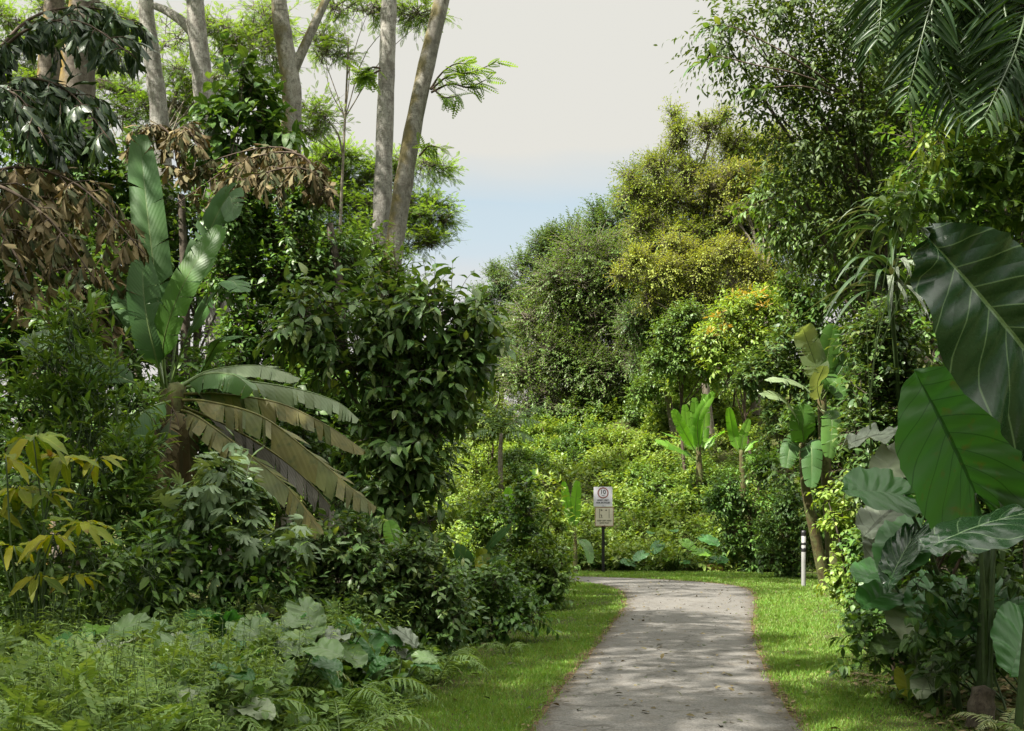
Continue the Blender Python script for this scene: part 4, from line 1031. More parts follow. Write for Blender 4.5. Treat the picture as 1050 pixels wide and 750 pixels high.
def sign():
    Y = 32.8; x = (618.6 - 525) / 1050 * Y
    root = thing('speed_limit_sign', 'white speed limit sign above a cream keep left panel on a black post', 'sign', (x, Y, 0))
    b = MB(); boxm(b, (x, Y + .035, 1.36), (.09, .06, 2.88)); b.build('post', M['black'], root, flat=True)
    z1 = 1.5 + (540 - 509.5) / 1050 * Y; z2 = 1.5 + (540 - 530) / 1050 * Y
    x1 = x - .01; x2 = x + .03
    b = MB(); rplate(b, (x1, Y - .012, z1), .60, .635, .018, .03); p1 = b.build('speed_panel', M['signwhite'], root, flat=True)
    b = MB(); ringm(b, (x1, Y - .0225, z1 + .12), .142, .175); b.build('red_ring', M['signmaroon'], p1, flat=True)
    lettering('speed_number', '10', (x1, Y - .0235, z1 + .145), .185, M['ink'], p1, .003)
    lettering('speed_unit', 'km/h', (x1, Y - .0235, z1 + .04), .042, M['ink'], p1)
    lettering('speed_wording', 'SPEED LIMIT', (x1, Y - .0235, z1 - .115), .068, M['ink'], p1, .002)
    lettering('speed_wording', 'FOR BICYCLES', (x1, Y - .0235, z1 - .195), .066, M['ink'], p1, .002)
    b = MB(); rplate(b, (x2, Y - .012, z2), .60, .625, .018, .03); p2 = b.build('keep_left_panel', M['signcream'], root, flat=True)
    b = MB()
    for cx, cz, sx, sz in ((0, .300, .58, .018), (0, -.300, .58, .018), (-.288, 0, .016, .58), (.288, 0, .016, .58)): boxm(b, (x2 + cx, Y - .0225, z2 + cz), (sx, .004, sz))
    b.build('panel_border', M['signmaroon'], p2, flat=True)
    b = MB()      # lane diagram: two kerb lines, two small arrowed travellers, dashes
    for cx, cz, sx, sz in ((-.155, .1, .016, .3), (.155, .1, .016, .3), (-.085, .02, .03, .05), (-.105, .055, .05, .02), (-.09, -.03, .07, .014), (-.13, .22, .05, .012)): boxm(b, (x2 + cx, Y - .0228, z2 + cz), (sx, .003, sz))
    for cx, cz in ((-.085, .205), (.06, .205)):
        b.add([(x2 + cx - .035, Y - .023, z2 + cz - .02), (x2 + cx + .035, Y - .023, z2 + cz - .02), (x2 + cx, Y - .023, z2 + cz + .035)], None, [(0, 1, 2)])
    b.build('lane_diagram', M['inkgrey'], p2, flat=True)
    lettering('panel_wording', 'KEEP LEFT AND', (x2, Y - .0235, z2 - .13), .066, M['inkgrey'], p2, .002)
    lettering('panel_wording', 'GIVE WAY', (x2, Y - .0235, z2 - .205), .066, M['inkgrey'], p2, .002)
    b = MB()
    for xx, zz in ((x1, z1 + .298), (x1, z1 - .275), (x2, z2 - .275)): boxm(b, (xx, Y - .025, zz), (.022, .008, .018))
    b.build('bolt', M['black'], root, flat=True)
sign()


def post():
    Y = 25.4; x = (824 - 525) / 1050 * Y
    root = thing('marker_post', 'slim white marker post with black bands standing on the lawn', 'post', (x, Y, 0))
    z = lambda py: 1.5 + (540 - py) / 1050 * Y
    def ring(name, z0, z1, r, m):
        b = MB(); tube(b, np.array([(x, Y, z0), (x, Y, (z0 + z1) / 2), (x, Y, z1)]), r, 18); return b.build(name, M[m], root)
    ring('shaft', -.05, z(548), .055, 'white'); ring('cap', z(549.6), z(544.6), .06, 'black')
    ring('band', z(559), z(556.5), .058, 'black'); ring('band', z(566), z(562), .058, 'black')
post()


def log():
    Y = 33.3; c = ground_px(733, Y); r = np.random.default_rng(2)
    b = MB(); x, y, z = c[0], Y, .12
    tube(b, np.array([(x - .24, y, z), (x - .1, y - .02, z + .02), (x + .1, y + .03, z), (x + .24, y + .05, z + .01)]), np.array([.13, .155, .15, .12]), 12)
    o = b.build('fallen_log', M['log'], origin=c); tag(o, 'short yellowish cut log lying at the foot of the slope', 'log')
log()

# ================================================================= left: tall pale trees
TT = 'tall pale-barked trees at upper left'
def tall(name, label, Y, pts, r, mat, crowncl, seed, extra=(), group=TT):
    rr = np.random.default_rng(seed + 60)
    base = ground_px(pts[0][0] + (pts[0][0] - pts[1][0]) * .0, Y)
    root = thing(name, label, 'tree', base, group)
    b = MB()
    full = [base] + [P(p[0], p[1], Y) for p in pts]
    c = crv(full, 40)
    tube(b, c, np.interp(np.linspace(0, 1, 40), [0, .04, .3, 1], [r * 1.5, r * 1.15, r * 1.05, r * .72]) * (1 + .03 * np.sin(np.arange(40) * 1.7) + .025 * rr.normal(size=40)), 18)
    f = MB()
    top = full[-1]
    cl = []
    for (dx, dy, dz, rx) in crowncl: cl.append((top + np.array([dx, dy, dz]), np.array([rx, rx, rx * .33])))
    for q, _ in cl:
        tube(b, crv([c[-4], (c[-4] + q) / 2 + UP * .8, q], 8), np.linspace(r * .45, .05, 8), 7)
    for ctrl, r0, r1 in extra: tube(b, crv([P(*e) for e in ctrl], 10), np.linspace(r0, r1, 10), 9)
    b.build('trunk', M[mat], root)
    if cl:
        crown(f, rr, cl, T_fth, .55, 1.0, int(420 * len(cl)), twig=1.0, k=5, up=.1, sub=12, flat=.9, droop=.1, ldroop=.05, spread=55, subr=(.22, .4), out=1.0)
        f.build('crown', M['feather'], root)
    return root, c
tall('tall_tree', 'straight pale-grey trunk rising into the open sky, the left of the crossed pair', 27.5, [(384, 420), (390, 270), (395, 120), (399, 0), (402, -90)], .255, 'bark', [(-3.5, -1, 5, 2.4)], 1)
tall('tall_tree', 'slanting mossy grey trunk leaning right in front of the open sky', 26, [(383, 430), (402, 270), (424, 130), (453, 0), (475, -90)], .24, 'barkmoss', [(1, -4, 5, 2.2)], 2)
tall('tall_tree', 'forked grey trunk with a side limb slanting up to the right', 25, [(296, 300), (298, 170), (299, 95), (291, 40), (286, 0), (282, -90)], .245, 'barkmoss', [(-3, -1, 4, 2.6)], 3, extra=[([(300, 75, 25), (309, 55, 25), (324, 22, 25.1), (338, -10, 25.2), (350, -60, 25.3)], .13, .08)])
tall('tall_tree', 'pale trunk second from the left of the upright group, beside a thin limb', 24, [(222, 300), (212, 130), (205, 60), (200, 0), (197, -90)], .25, 'bark', [(-2, 0, 3, 3), (1, -2, 4, 3)], 4, extra=[([(205, 45, 24), (190, 25, 24.1), (172, 12, 24.3), (158, 6, 24.6)], .14, .08)])
tall('tall_tree', 'slimmer pale trunk standing between the brown trunk and the pale forked group', 25, [(172, 300), (164, 130), (156, 60), (149, 0), (145, -90)], .22, 'bark', [(-2, -1, 3, 3), (0, 2, 4, 3)], 5)
tall('tall_tree', 'thick brown trunk with a yellow mossy left edge near the corner', 20, [(72, 300), (79, 95), (83, 40), (87, 0), (92, -120)], .33, 'barkyellow', [(-2, 0, 3, 3.2), (2, 1, 4, 3.2), (0, -3, 4, 3)], 6)
tall('tall_tree', 'mossy yellow trunk just left of the thick brown one', 21.5, [(44, 300), (50, 95), (53, 40), (56, 0), (60, -110)], .24, 'barkyellow', [(-3, 0, 3, 3), (-1, 3, 4, 3)], 7)

# feathery trees seen between the trunks
FT = 'feathery rain trees behind the trunks'
def feathery(label, Y, lst, seed, dens=1.0, limbs_=(), sq=.2, ux=525):
    rr = np.random.default_rng(seed + 300); cl = [(q, np.array([r[0] * 1.25, r[1], r[2] * sq])) for q, r in bl(lst, Y)]
    b0 = np.mean([q for q, _ in cl], 0); base = np.array([b0[0], Y, float(terr(b0[0], Y)) - .1])
    root = thing('rain_tree', label, 'tree', base, FT)
    f = MB(); s = MB()
    n = int(dens * sum(PI * r[0] * r[0] for _, r in cl) * 170)
    crown(f, rr, cl, T_fth, .26, 1.0, n, twig=.7, k=5, up=.05, sub=16, flat=.95, droop=.1, ldroop=.05, spread=55, subr=(.16, .30), out=1.1, jit=.2, stem=s)
    for pts, r0, r1 in limbs_: tube(s, crv([P(e[0], e[1], Y) for e in pts], 14), np.linspace(r0, r1, 14), 8)
    limbs(s, rr, base, cl, .09 if len(lst) < 10 else .13, .8 if len(lst) < 10 else .55, 8)
    s.build('trunk', M['trunkbrown'], root); f.build('crown', M['feather'], root)
feathery('feathery tree with a long sloping limb behind the slim pale trunks', 33, [(120, 60, 36), (165, 40, 34), (240, 30, 36), (262, 60, 34), (190, 80, 34), (130, 95, 30), (235, 90, 32), (270, 20, 30), (160, 115, 30), (110, 120, 24), (255, 45, 30), (180, 110, 26)], 1, .75, [([(92, 82), (140, 97), (200, 116), (235, 128)], .16, .06), ([(225, 55), (245, 40), (268, 32), (290, 20)], .07, .03)])
feathery('feathery tree at the far left corner behind the mossy trunks', 36, [(20, 60, 34), (15, 20, 34), (60, 10, 30), (30, 95, 26), (100, 15, 30), (0, 85, 26), (120, 30, 24)], 2, .9)
feathery('layered feathery tree behind the foot of the crossed pair of trunks', 38, [(345, 165, 24), (375, 185, 26), (340, 200, 28), (365, 215, 26), (400, 175, 20), (430, 170, 22), (420, 210, 24), (440, 225, 22), (345, 235, 30), (375, 250, 26), (415, 250, 20), (330, 175, 22), (440, 250, 16), (325, 215, 26)], 3, 1.9)
feathery('small feathery crown beside the forked trunk', 31, [(325, 40, 16), (335, 55, 16), (322, 115, 16), (335, 122, 14), (312, 135, 16), (348, 8, 16), (380, 6, 16), (420, 12, 16), (440, 16, 12)], 4, 1.6)

def sprigs():
    """leafy side shoot on the slanting trunk"""
    r = np.random.default_rng(12); root = bpy.data.objects['tall_tree.001']
    for l in ([(442, 92), (460, 78), (485, 74), (508, 64)], [(442, 95), (462, 86), (480, 90), (498, 82)], [(443, 90), (455, 100), (470, 98)], [(441, 92), (452, 76), (466, 66), (478, 66)], [(390, 72), (378, 78), (372, 74)], [(390, 70), (380, 70), (374, 82)], [(430, 160), (440, 150), (452, 152)]):
        f = MB(); s = MB(); c = crv(pxl(l, 25.8), 9); tube(s, c, np.linspace(.03, .01, 9), 5)
        for q in c[2:]:
            d = rdir(r, 3) * .6 + (c[-1] - c[0]) * .5; inst(f, T_fth[0], np.repeat(q[None], 3, 0), d - UP * .3, UP + rdir(r, 3) * .4, .5 * r.uniform(.6, 1.1, 3))
        sh = s.build('side_shoot', M['twig'], root); f.build('side_foliage', M['feather'], sh)
sprigs()
# ================================================================= left: the middle layer
LB = 'dark forest-edge shrubs on the left'
tree('glossy_tree', 'broad glossy-leaved small tree on the left, bulging out towards the path', 'tree', (-1.9, 15.2),
     bl([(335, 330, 42), (385, 322, 36), (425, 335, 34), (456, 318, 28), (482, 338, 26), (500, 352, 16), (436, 375, 44), (385, 390, 46), (470, 380, 30), (422, 440, 44), (450, 450, 26), (396, 460, 42), (418, 510, 38), (436, 540, 24), (462, 420, 18), (395, 520, 34), (490, 380, 12), (445, 495, 20), (310, 350, 26), (350, 365, 34)], 14.5),
     T_hi, .26, .42, 5.5, 'glossy', bark='trunkdark', r0=.09, seed=101, twig=.5, k=6, up=.25, ldroop=.45, droop=.35, sub=8)
bush('vine_thicket', 'small-leaved dark vine thicket behind the banana plant', 'shrub', (-5, 18), bl([(255, 235, 40), (300, 250, 42), (335, 285, 40), (285, 295, 46), (320, 345, 46), (270, 360, 46), (235, 290, 36), (350, 265, 26), (300, 400, 46), (340, 400, 40), (240, 400, 40), (262, 205, 26), (310, 215, 26), (255, 430, 40)], 18), T_mid, .15, .5, 5, 'vine', group=LB, seed=102, twig=.4, r0=.07, maxn=26000)
bush('vine_thicket', 'fine twiggy thicket below the foot of the crossed pale trunks', 'shrub', (-3, 20), bl([(360, 280, 28), (395, 285, 26), (375, 262, 20), (345, 300, 30), (410, 300, 20), (330, 265, 22), (420, 310, 16)], 20), T_mid, .18, .42, 5, 'mid', group=LB, seed=103, twig=.5, r0=.06)
bush('large_leaved_vine', 'big-leaved climber draped between the brown fronds and the forked trunk', 'climber', (-5.6, 20.5), bl([(246, 92, 24), (228, 112, 22), (262, 115, 24), (242, 140, 28), (212, 145, 20), (280, 135, 22), (268, 160, 22), (205, 170, 20), (290, 155, 18), (235, 175, 24), (250, 75, 14)], 20.5), T_hi, .32, .6, 5, 'deep', bark='trunkdark', r0=.08, seed=104, twig=.5, k=5, ldroop=.5, sub=7)
for i, (lab, lst, Y, mt, lf, w, tp) in enumerate([
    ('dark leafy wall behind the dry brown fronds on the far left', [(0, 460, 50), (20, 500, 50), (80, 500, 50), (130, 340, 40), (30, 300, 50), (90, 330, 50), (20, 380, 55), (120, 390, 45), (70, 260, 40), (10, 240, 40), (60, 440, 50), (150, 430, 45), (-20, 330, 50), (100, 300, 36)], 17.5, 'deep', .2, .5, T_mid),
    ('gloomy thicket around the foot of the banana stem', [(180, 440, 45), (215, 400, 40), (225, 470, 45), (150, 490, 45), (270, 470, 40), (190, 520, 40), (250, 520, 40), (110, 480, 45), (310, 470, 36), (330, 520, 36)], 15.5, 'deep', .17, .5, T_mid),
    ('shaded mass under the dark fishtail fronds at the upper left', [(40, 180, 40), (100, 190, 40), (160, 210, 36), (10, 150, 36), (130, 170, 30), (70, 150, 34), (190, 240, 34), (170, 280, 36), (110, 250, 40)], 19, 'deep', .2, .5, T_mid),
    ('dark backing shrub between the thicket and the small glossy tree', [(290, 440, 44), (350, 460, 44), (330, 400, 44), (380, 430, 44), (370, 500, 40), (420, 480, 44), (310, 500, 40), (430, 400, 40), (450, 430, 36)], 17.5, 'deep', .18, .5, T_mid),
]):
    bush('backing_shrub', lab, 'shrub', ((np.mean([q[0] for q in lst]) - 525) / 1050 * Y, Y), bl(lst, Y), tp, lf, w, 4.5, mt, bark='trunkdark', group=LB, seed=110 + i, twig=.4, r0=.06)

# ---- fishtail palms
def fishtail_palm(name, label, trunkpts, Y, fronds, seed, mat, cat='palm', group='fishtail palms at upper left'):
    r = np.random.default_rng(seed + 700)
    base = ground_px(trunkpts[0][0], Y); root = thing(name, label, cat, base, group)
    s = MB(); pts = [base] + pxl(trunkpts, Y); tube(s, crv(pts, 14), np.linspace(.11, .06, 14), 10); s.build('trunk', M['trunkdark'], root)
    for ctrl, nsec, sl, wl, mt in fronds:
        b = MB(); q = MB(); fishtail(b, q, r, pxl(ctrl, Y), nsec, sl, wl)
        lf = b.build('frond_foliage', M[mt or mat], root, label='dry brown frond' if (mt or mat) == 'dead' and mat != 'dead' else None); q.build('rachis', M['twig'], lf)
fishtail_palm('fishtail_palm', 'dark green fishtail palm hanging over the brown fronds at upper left', [(-30, 250), (-25, 120)], 13.5, [
    ([(-28, 115), (20, 82), (70, 94), (118, 150, -.4)], 12, .55, .26, None), ([(-25, 90), (20, 35), (80, 22), (140, 60, -.5)], 12, .45, .25, None),
    ([(-28, 120), (0, 100, .5), (50, 110, .8), (90, 150, .9)], 11, .5, .25, None), ([(-25, 80), (30, 20, .6), (90, 8, 1), (145, 25, 1)], 11, .4, .24, None), ([(-28, 118), (-10, 95, -.8), (20, 100, -1.2), (50, 150, -1.4)], 10, .5, .25, None)], 1, 'fishtail')
fishtail_palm('fishtail_palm', 'dead brown fishtail palm drooping over the left edge of the thicket', [(-40, 330), (-40, 200)], 12.2, [
    ([(-40, 200), (10, 172), (80, 190), (150, 262, -.4)], 13, .55, .2, None), ([(-40, 205), (-5, 190, -.8), (50, 225, -1.1), (100, 290, -1.3)], 11, .5, .2, None),
    ([(-40, 205), (20, 200, .6), (100, 220, .8), (150, 300, .8)], 11, .5, .2, None), ([(-40, 210), (-15, 225, -1), (15, 260, -1.3), (40, 320, -1.4)], 10, .5, .2, None), ([(-40, 208), (30, 240, .2), (80, 290, .1), (125, 350, .2)], 11, .45, .2, None)], 2, 'dead')
fishtail_palm('fishtail_palm', 'withered tan fishtail palm arching below the big-leaved climber', [(350, 330), (338, 230)], 17.5, [
    ([(338, 210), (310, 160), (250, 165), (180, 210, -.3)], 15, .42, .23, None), ([(338, 212), (315, 175, -.6), (270, 178, -.8), (215, 208, -1)], 12, .4, .22, None), ([(338, 208), (300, 155, .5), (240, 158, .6), (175, 185, .6)], 12, .36, .22, None)], 3, 'dead')
fishtail_palm('fishtail_palm', 'small tuft of dry fronds under the slim pale trunk', [(190, 330), (186, 200)], 18.5, [
    ([(186, 190), (175, 140), (155, 130), (130, 155, -.3)], 9, .36, .22, None), ([(186, 190), (180, 140, -.4), (192, 132, -.6), (205, 155, -.8)], 9, .3, .22, None)], 4, 'dead')

# ---- the two banana plants of the thicket
Yb = 12.8
banana_plant('banana_plant', 'dark green banana plant with tall upright leaves in the left thicket', ground_px(172, Yb), [(pxl([(176, 640), (172, 520), (170, 400)], Yb), .13)],
    [(pxl(l, Yb), w, f, mt, kw) for l, w, f, mt, kw in [
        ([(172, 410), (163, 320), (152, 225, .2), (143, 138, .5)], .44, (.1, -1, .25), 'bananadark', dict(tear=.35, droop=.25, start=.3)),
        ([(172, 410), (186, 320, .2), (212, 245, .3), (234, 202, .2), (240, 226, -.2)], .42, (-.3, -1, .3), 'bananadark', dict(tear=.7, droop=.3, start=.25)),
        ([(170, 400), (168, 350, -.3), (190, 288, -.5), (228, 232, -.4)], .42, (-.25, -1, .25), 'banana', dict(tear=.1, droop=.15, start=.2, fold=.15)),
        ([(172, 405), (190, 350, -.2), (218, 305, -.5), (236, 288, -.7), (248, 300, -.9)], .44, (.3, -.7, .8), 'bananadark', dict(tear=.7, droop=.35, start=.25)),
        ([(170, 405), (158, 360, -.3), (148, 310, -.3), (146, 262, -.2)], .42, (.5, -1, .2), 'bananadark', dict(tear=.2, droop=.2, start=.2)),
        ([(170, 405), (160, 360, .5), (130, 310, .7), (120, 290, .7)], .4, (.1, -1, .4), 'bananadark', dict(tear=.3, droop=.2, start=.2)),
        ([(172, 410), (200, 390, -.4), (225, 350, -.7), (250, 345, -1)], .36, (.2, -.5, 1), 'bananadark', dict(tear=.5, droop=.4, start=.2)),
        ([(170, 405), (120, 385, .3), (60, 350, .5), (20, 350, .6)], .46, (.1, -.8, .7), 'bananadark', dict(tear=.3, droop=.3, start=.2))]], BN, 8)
Yb = 11.0
WK = dict(tear=.92, start=.1, fold=.1, gap=.002, rip=(.008, .06))
banana_plant('banana_plant', 'banana plant with long bronze withered leaves arching down to the right', ground_px(176, Yb), [(pxl([(176, 680), (172, 560), (176, 440), (182, 395)], Yb), .15)],
    [(pxl(l, Yb), w, f, mt, {**WK, **kw}) for l, w, f, mt, kw in [
        ([(184, 404), (225, 404, -.1), (285, 413, -.2), (335, 436, -.3), (374, 462, -.3)], .36, (0, -.35, 1), 'wilt', dict(hang=.95, droop=.08)),
        ([(184, 410), (215, 412, -.3), (270, 428, -.6), (325, 470, -.8), (362, 502, -.9), (386, 520, -.9)], .40, (.1, -.6, 1), 'wilt', dict(hang=.75, droop=.08)),
        ([(184, 420), (204, 428, -.4), (245, 458, -.8), (295, 500, -1.1), (330, 548, -1.2)], .36, (.2, -.7, 1), 'wilt', dict(hang=.7, droop=.08)),
        ([(186, 416), (240, 440, .2), (295, 475, .1), (340, 520, 0), (368, 570, 0)], .36, (0, -.5, 1), 'wiltgrey', dict(hang=1.0, droop=.08)),
        ([(184, 396), (215, 380, .2), (265, 375, .2), (308, 388, .1)], .34, (0, -.6, 1), 'bananapale', dict(hang=.5, droop=.1)),
        ([(184, 398), (235, 390, .4), (300, 398, .5), (345, 412, .4), (368, 430, .4)], .34, (0, -.4, 1), 'bananapale', dict(hang=.75, droop=.1)),
        ([(184, 398), (210, 384, -.1), (240, 385, -.3), (260, 400, -.4)], .34, (0, -.8, .8), 'banana', dict(hang=.4, tear=.4)),
        ([(180, 410), (150, 420, -.5), (120, 450, -.8), (100, 490, -.9)], .36, (0, -.7, 1), 'bananadark', dict(hang=.6))]], BN, 9)

def hanging_dead():
    """dry sheaths and leaves hanging round the old banana stem"""
    r = np.random.default_rng(14); root = [o for o in bpy.data.objects if o.name.startswith('banana_plant') and o.get('label', '').startswith('banana plant with long bronze')][0]
    for k in range(12):
        px = 168 + r.normal() * 14; b = MB(); rb = MB()
        y = Yb - r.uniform(.1, .5)
        banana_leaf(b, rb, r, [P(176, 400 + r.uniform(0, 70), Yb - .1), P(px, 440 + r.uniform(0, 60), y), P(px + r.normal() * 6, 520 + r.uniform(0, 60), y)], .24, (r.normal() * .6, -1, .1), start=.1, tear=.9, hang=.4, fold=.5, droop=.4, ribr=.008)
        lf = b.build('dead_leaf', M['dead'], root, label='dry brown hanging leaf'); rb.build('midrib', M['twig'], lf)
hanging_dead()

# ---- near-left plants
bush('willow_leaved_shrub', 'slender-leaved pale green shrub standing before the dark thicket on the left', 'shrub', (-3.9, 9.8),
     bl([(82, 345, 24), (60, 372, 26), (100, 380, 28), (75, 410, 30), (118, 420, 26), (50, 425, 24), (90, 455, 34), (130, 470, 24), (60, 480, 30), (110, 500, 34), (140, 520, 24), (75, 530, 34), (30, 470, 22), (120, 550, 34), (160, 555, 30), (84, 322, 12)], 9.6),
     T_nar, .17, .27, 4.2, 'mid', bark='stemdark', r0=.022, seed=120, twig=.34, k=8, up=.7, ldroop=.0, spread=48, flat=0, sub=7, multi=4)
bush('lobed_vine', 'trailing climber with pale lobed leaves below the bronze banana leaves', 'climber', (-2.4, 9.3),
     bl([(222, 508, 26), (250, 500, 18), (208, 535, 30), (245, 540, 28), (278, 558, 24), (225, 565, 30), (262, 575, 28), (298, 575, 20), (188, 555, 26), (234, 488, 14), (195, 508, 20)], 9.1),
     T_lob, .22, .9, 5.5, 'palevine', bark='stemdark', r0=.02, seed=121, twig=.35, k=5, ldroop=.55, sub=7, multi=3)
def yellowing():
    r = np.random.default_rng(122); Y = 7.8; base = ground_px(45, Y)
    root = thing('yellowing_plant', 'tall plant with drooping yellowed lobed leaves at the left edge', 'plant', base)
    f = MB(); s = MB(); T2 = [leaf_t(8, .33, .5, .3, d, .9, .1) for d in (.25, .5, .75)]
    for px, py, dy, n, L in ((34, 447, 0, 9, .30), (6, 468, -.2, 8, .28), (66, 468, .3, 8, .28), (20, 500, .1, 8, .27), (86, 536, -.1, 10, .26), (55, 548, -.4, 8, .22), (14, 560, -.3, 8, .23), (-12, 520, 0, 8, .28), (100, 470, .5, 6, .22), (50, 505, .2, 8, .22), (40, 590, -.2, 7, .2), (80, 590, .1, 7, .2)):
        c = P(px, py, Y + dy)
        tube(s, crv([base + np.r_[r.normal(size=2) * .08, 0], (base + c) / 2 + np.r_[r.normal(size=2) * .1, .1], c], 9), np.linspace(.011, .005, 9), 6)
        a = np.arange(n) / n * 2 * PI + r.uniform(0, 1) + r.normal(size=n) * .2
        d = np.stack([np.cos(a), np.sin(a), r.uniform(-.5, .3, n)], 1)
        for i, T in enumerate(T2):
            m = np.arange(n) % 3 == i
            inst(f, T, c + d[m] * .03, d[m], UP + np.array([0, -.4, 0]) + rdir(r, m.sum()) * .25, L * r.uniform(.75, 1.15, m.sum()))
    s.build('stems', M['stemdark'], root); f.build('leaves', M['ylobed'], root)
yellowing()
bush('leafy_shrub', 'green shrub with mixed light leaves under the yellowed plant', 'shrub', (-3.6, 8.4),
     bl([(20, 530, 30), (60, 560, 34), (15, 580, 34), (100, 590, 34), (50, 610, 34), (140, 600, 30), (10, 630, 30), (95, 640, 26), (30, 500, 22)], 8.3),
     T_mid, .13, .42, 4.2, 'mid', bark='stemdark', r0=.018, seed=123, twig=.3, k=6, sub=7, multi=4)
bush('leafy_shrub', 'deep green low shrub at the foot of the lobed climber', 'shrub', (-2.9, 9.0),
     bl([(180, 590, 34), (220, 600, 32), (150, 570, 30), (200, 560, 26), (260, 600, 30), (130, 620, 28), (290, 600, 26), (170, 625, 26), (235, 630, 24)], 9.0),
     T_mid, .13, .42, 4.5, 'vine', bark='stemdark', r0=.018, seed=124, twig=.3, k=6, sub=7, multi=4)
SL = 'small-leaved bushes along the left verge'
for i, (lab, lst, Y, mt) in enumerate([
    ('small-leaved bush under the tips of the bronze banana leaves', [(330, 565, 26), (360, 560, 28), (345, 590, 28), (375, 590, 28), (315, 590, 24), (300, 615, 28), (340, 620, 30), (380, 615, 26)], 10.2, 'glossy'),
    ('dark small-leaved bush with hollow shaded side, middle of the left verge', [(405, 585, 26), (430, 580, 26), (450, 600, 28), (415, 610, 30), (440, 635, 30), (470, 620, 22), (405, 640, 26), (460, 650, 22), (425, 575, 20)], 10.6, 'glossy'),
    ('leafy bush spilling onto the lawn left of the path bend', [(490, 610, 22), (510, 625, 22), (495, 645, 22), (525, 640, 20), (480, 600, 16), (540, 628, 18), (475, 655, 18), (510, 600, 16)], 13.2, 'vine'),
    ('fresh green bush at the corner where the path goes out of sight', [(545, 590, 20), (560, 600, 18), (535, 615, 20), (558, 622, 16), (570, 585, 16), (575, 605, 12), (550, 570, 16), (530, 590, 18)], 18.5, 'mid'),
]):
    b0 = np.mean([q for q, _ in bl(lst, Y)], 0)
    bush('verge_bush', lab, 'bush', (b0[0], Y + .1), bl(lst, Y), T_mid, .11 * (1 + .04 * (Y - 10)), .5, 5.5, mt, bark='trunkdark', group=SL, seed=130 + i, twig=.26, k=7, sub=8, multi=3, r0=.018)
SP = 'tall thin saplings at the path bend'
for i, (lab, lst, Y, mt) in enumerate([
    ('dark thin sapling in the middle of the group at the path bend', [(538, 505, 12), (532, 525, 14), (545, 530, 13), (536, 548, 15), (528, 570, 15), (545, 560, 14), (535, 590, 14)], 19.5, 'vine'),
    ('bright green thin sapling right of the dark sapling', [(562, 500, 11), (566, 520, 12), (556, 530, 11), (570, 545, 13), (562, 565, 13), (574, 570, 12), (575, 592, 12)], 20.5, 'bright'),
    ('light leafy sapling behind and left of the dark sapling', [(505, 520, 14), (515, 535, 14), (500, 545, 16), (488, 535, 14), (510, 560, 16), (495, 565, 14)], 21.5, 'mid'),
]):
    b0 = np.mean([q for q, _ in bl(lst, Y)], 0)
    bush('sapling', lab, 'sapling', (b0[0], Y), bl(lst, Y), T_nar, .17, .4, 5, mt, bark='trunkdark', group=SP, seed=140 + i, twig=.3, k=6, sub=6, multi=2, r0=.02, up=.5)
tag(bpy.data.objects['sapling'], kind=None)

# ---- foreground ferns, broad leaves and weeds
FN = 'ferns in the left foreground'
def fern(label, base, n, L, seed, mat='fern', tilt=.9, dirs=None):
    r = np.random.default_rng(seed + 40); base = np.asarray(base, float); root = thing('fern', label, 'fern', base, FN)
    for k in range(n):
        a = k / n * 2 * PI + r.uniform(-.3, .3) if dirs is None else dirs[k] + r.normal() * .1
        h = np.array([math.cos(a), math.sin(a), 0]); l = L * r.uniform(.8, 1.15)
        ctrl = [base, base + h * l * .3 + UP * l * .5 * tilt, base + h * l * .68 + UP * l * .62 * tilt, base + h * l * 1.0 + UP * l * .38 * tilt]
        b = MB(); q = MB(); frond(b, q, r, ctrl, 26, T_strip, l * .2, -.16, face=(0, 0, 1) + h * .2, ang=72, droop=.12, r0=.006, prof=lambda u: np.sin(PI * (.3 + .68 * u)) ** .8, start=.18)
        lf = b.build('frond_foliage', M[mat], root); q.build('rachis', M['stem'], lf)
def gxy(px, Y): return ground_px(px, Y)
fern('upright fern clump at the foot of the yellowed plant', gxy(45, 8.4), 8, 1.0, 1, tilt=1.1)
fern('pale sunlit fern frond group reaching right among the broad leaves', gxy(236, 7.5), 5, 1.0, 2, 'fernpale', dirs=[.25, .7, -.1, 2.2, 1.4])
fern('arching fern in the bottom left corner of the weeds', gxy(60, 6.4), 7, .95, 3, tilt=.9)
fern('tall light fern among the weeds below the willow-like shrub', gxy(110, 6.9), 8, 1.0, 11, tilt=1.1)
fern('spreading light fern in front of the chalky leaves', gxy(200, 6.3), 7, .85, 12, tilt=.9)
fern('light fern arching over the weeds beside the grey-green broad leaves', gxy(345, 7.4), 7, .8, 13, tilt=.9)
fern('low fern at the bottom edge near the lawn', gxy(350, 6.6), 7, .7, 14, tilt=.8)
fern('small fern showing on the dark side of the small-leaved bush', gxy(445, 9.7), 7, .65, 4, tilt=.8)
fern('fern under the deep green low shrub', gxy(140, 7.7), 7, .8, 5)
fern('little fern at the edge of the lawn by the bush that spills out', gxy(520, 12.0), 6, .4, 6, 'fern', tilt=.8)

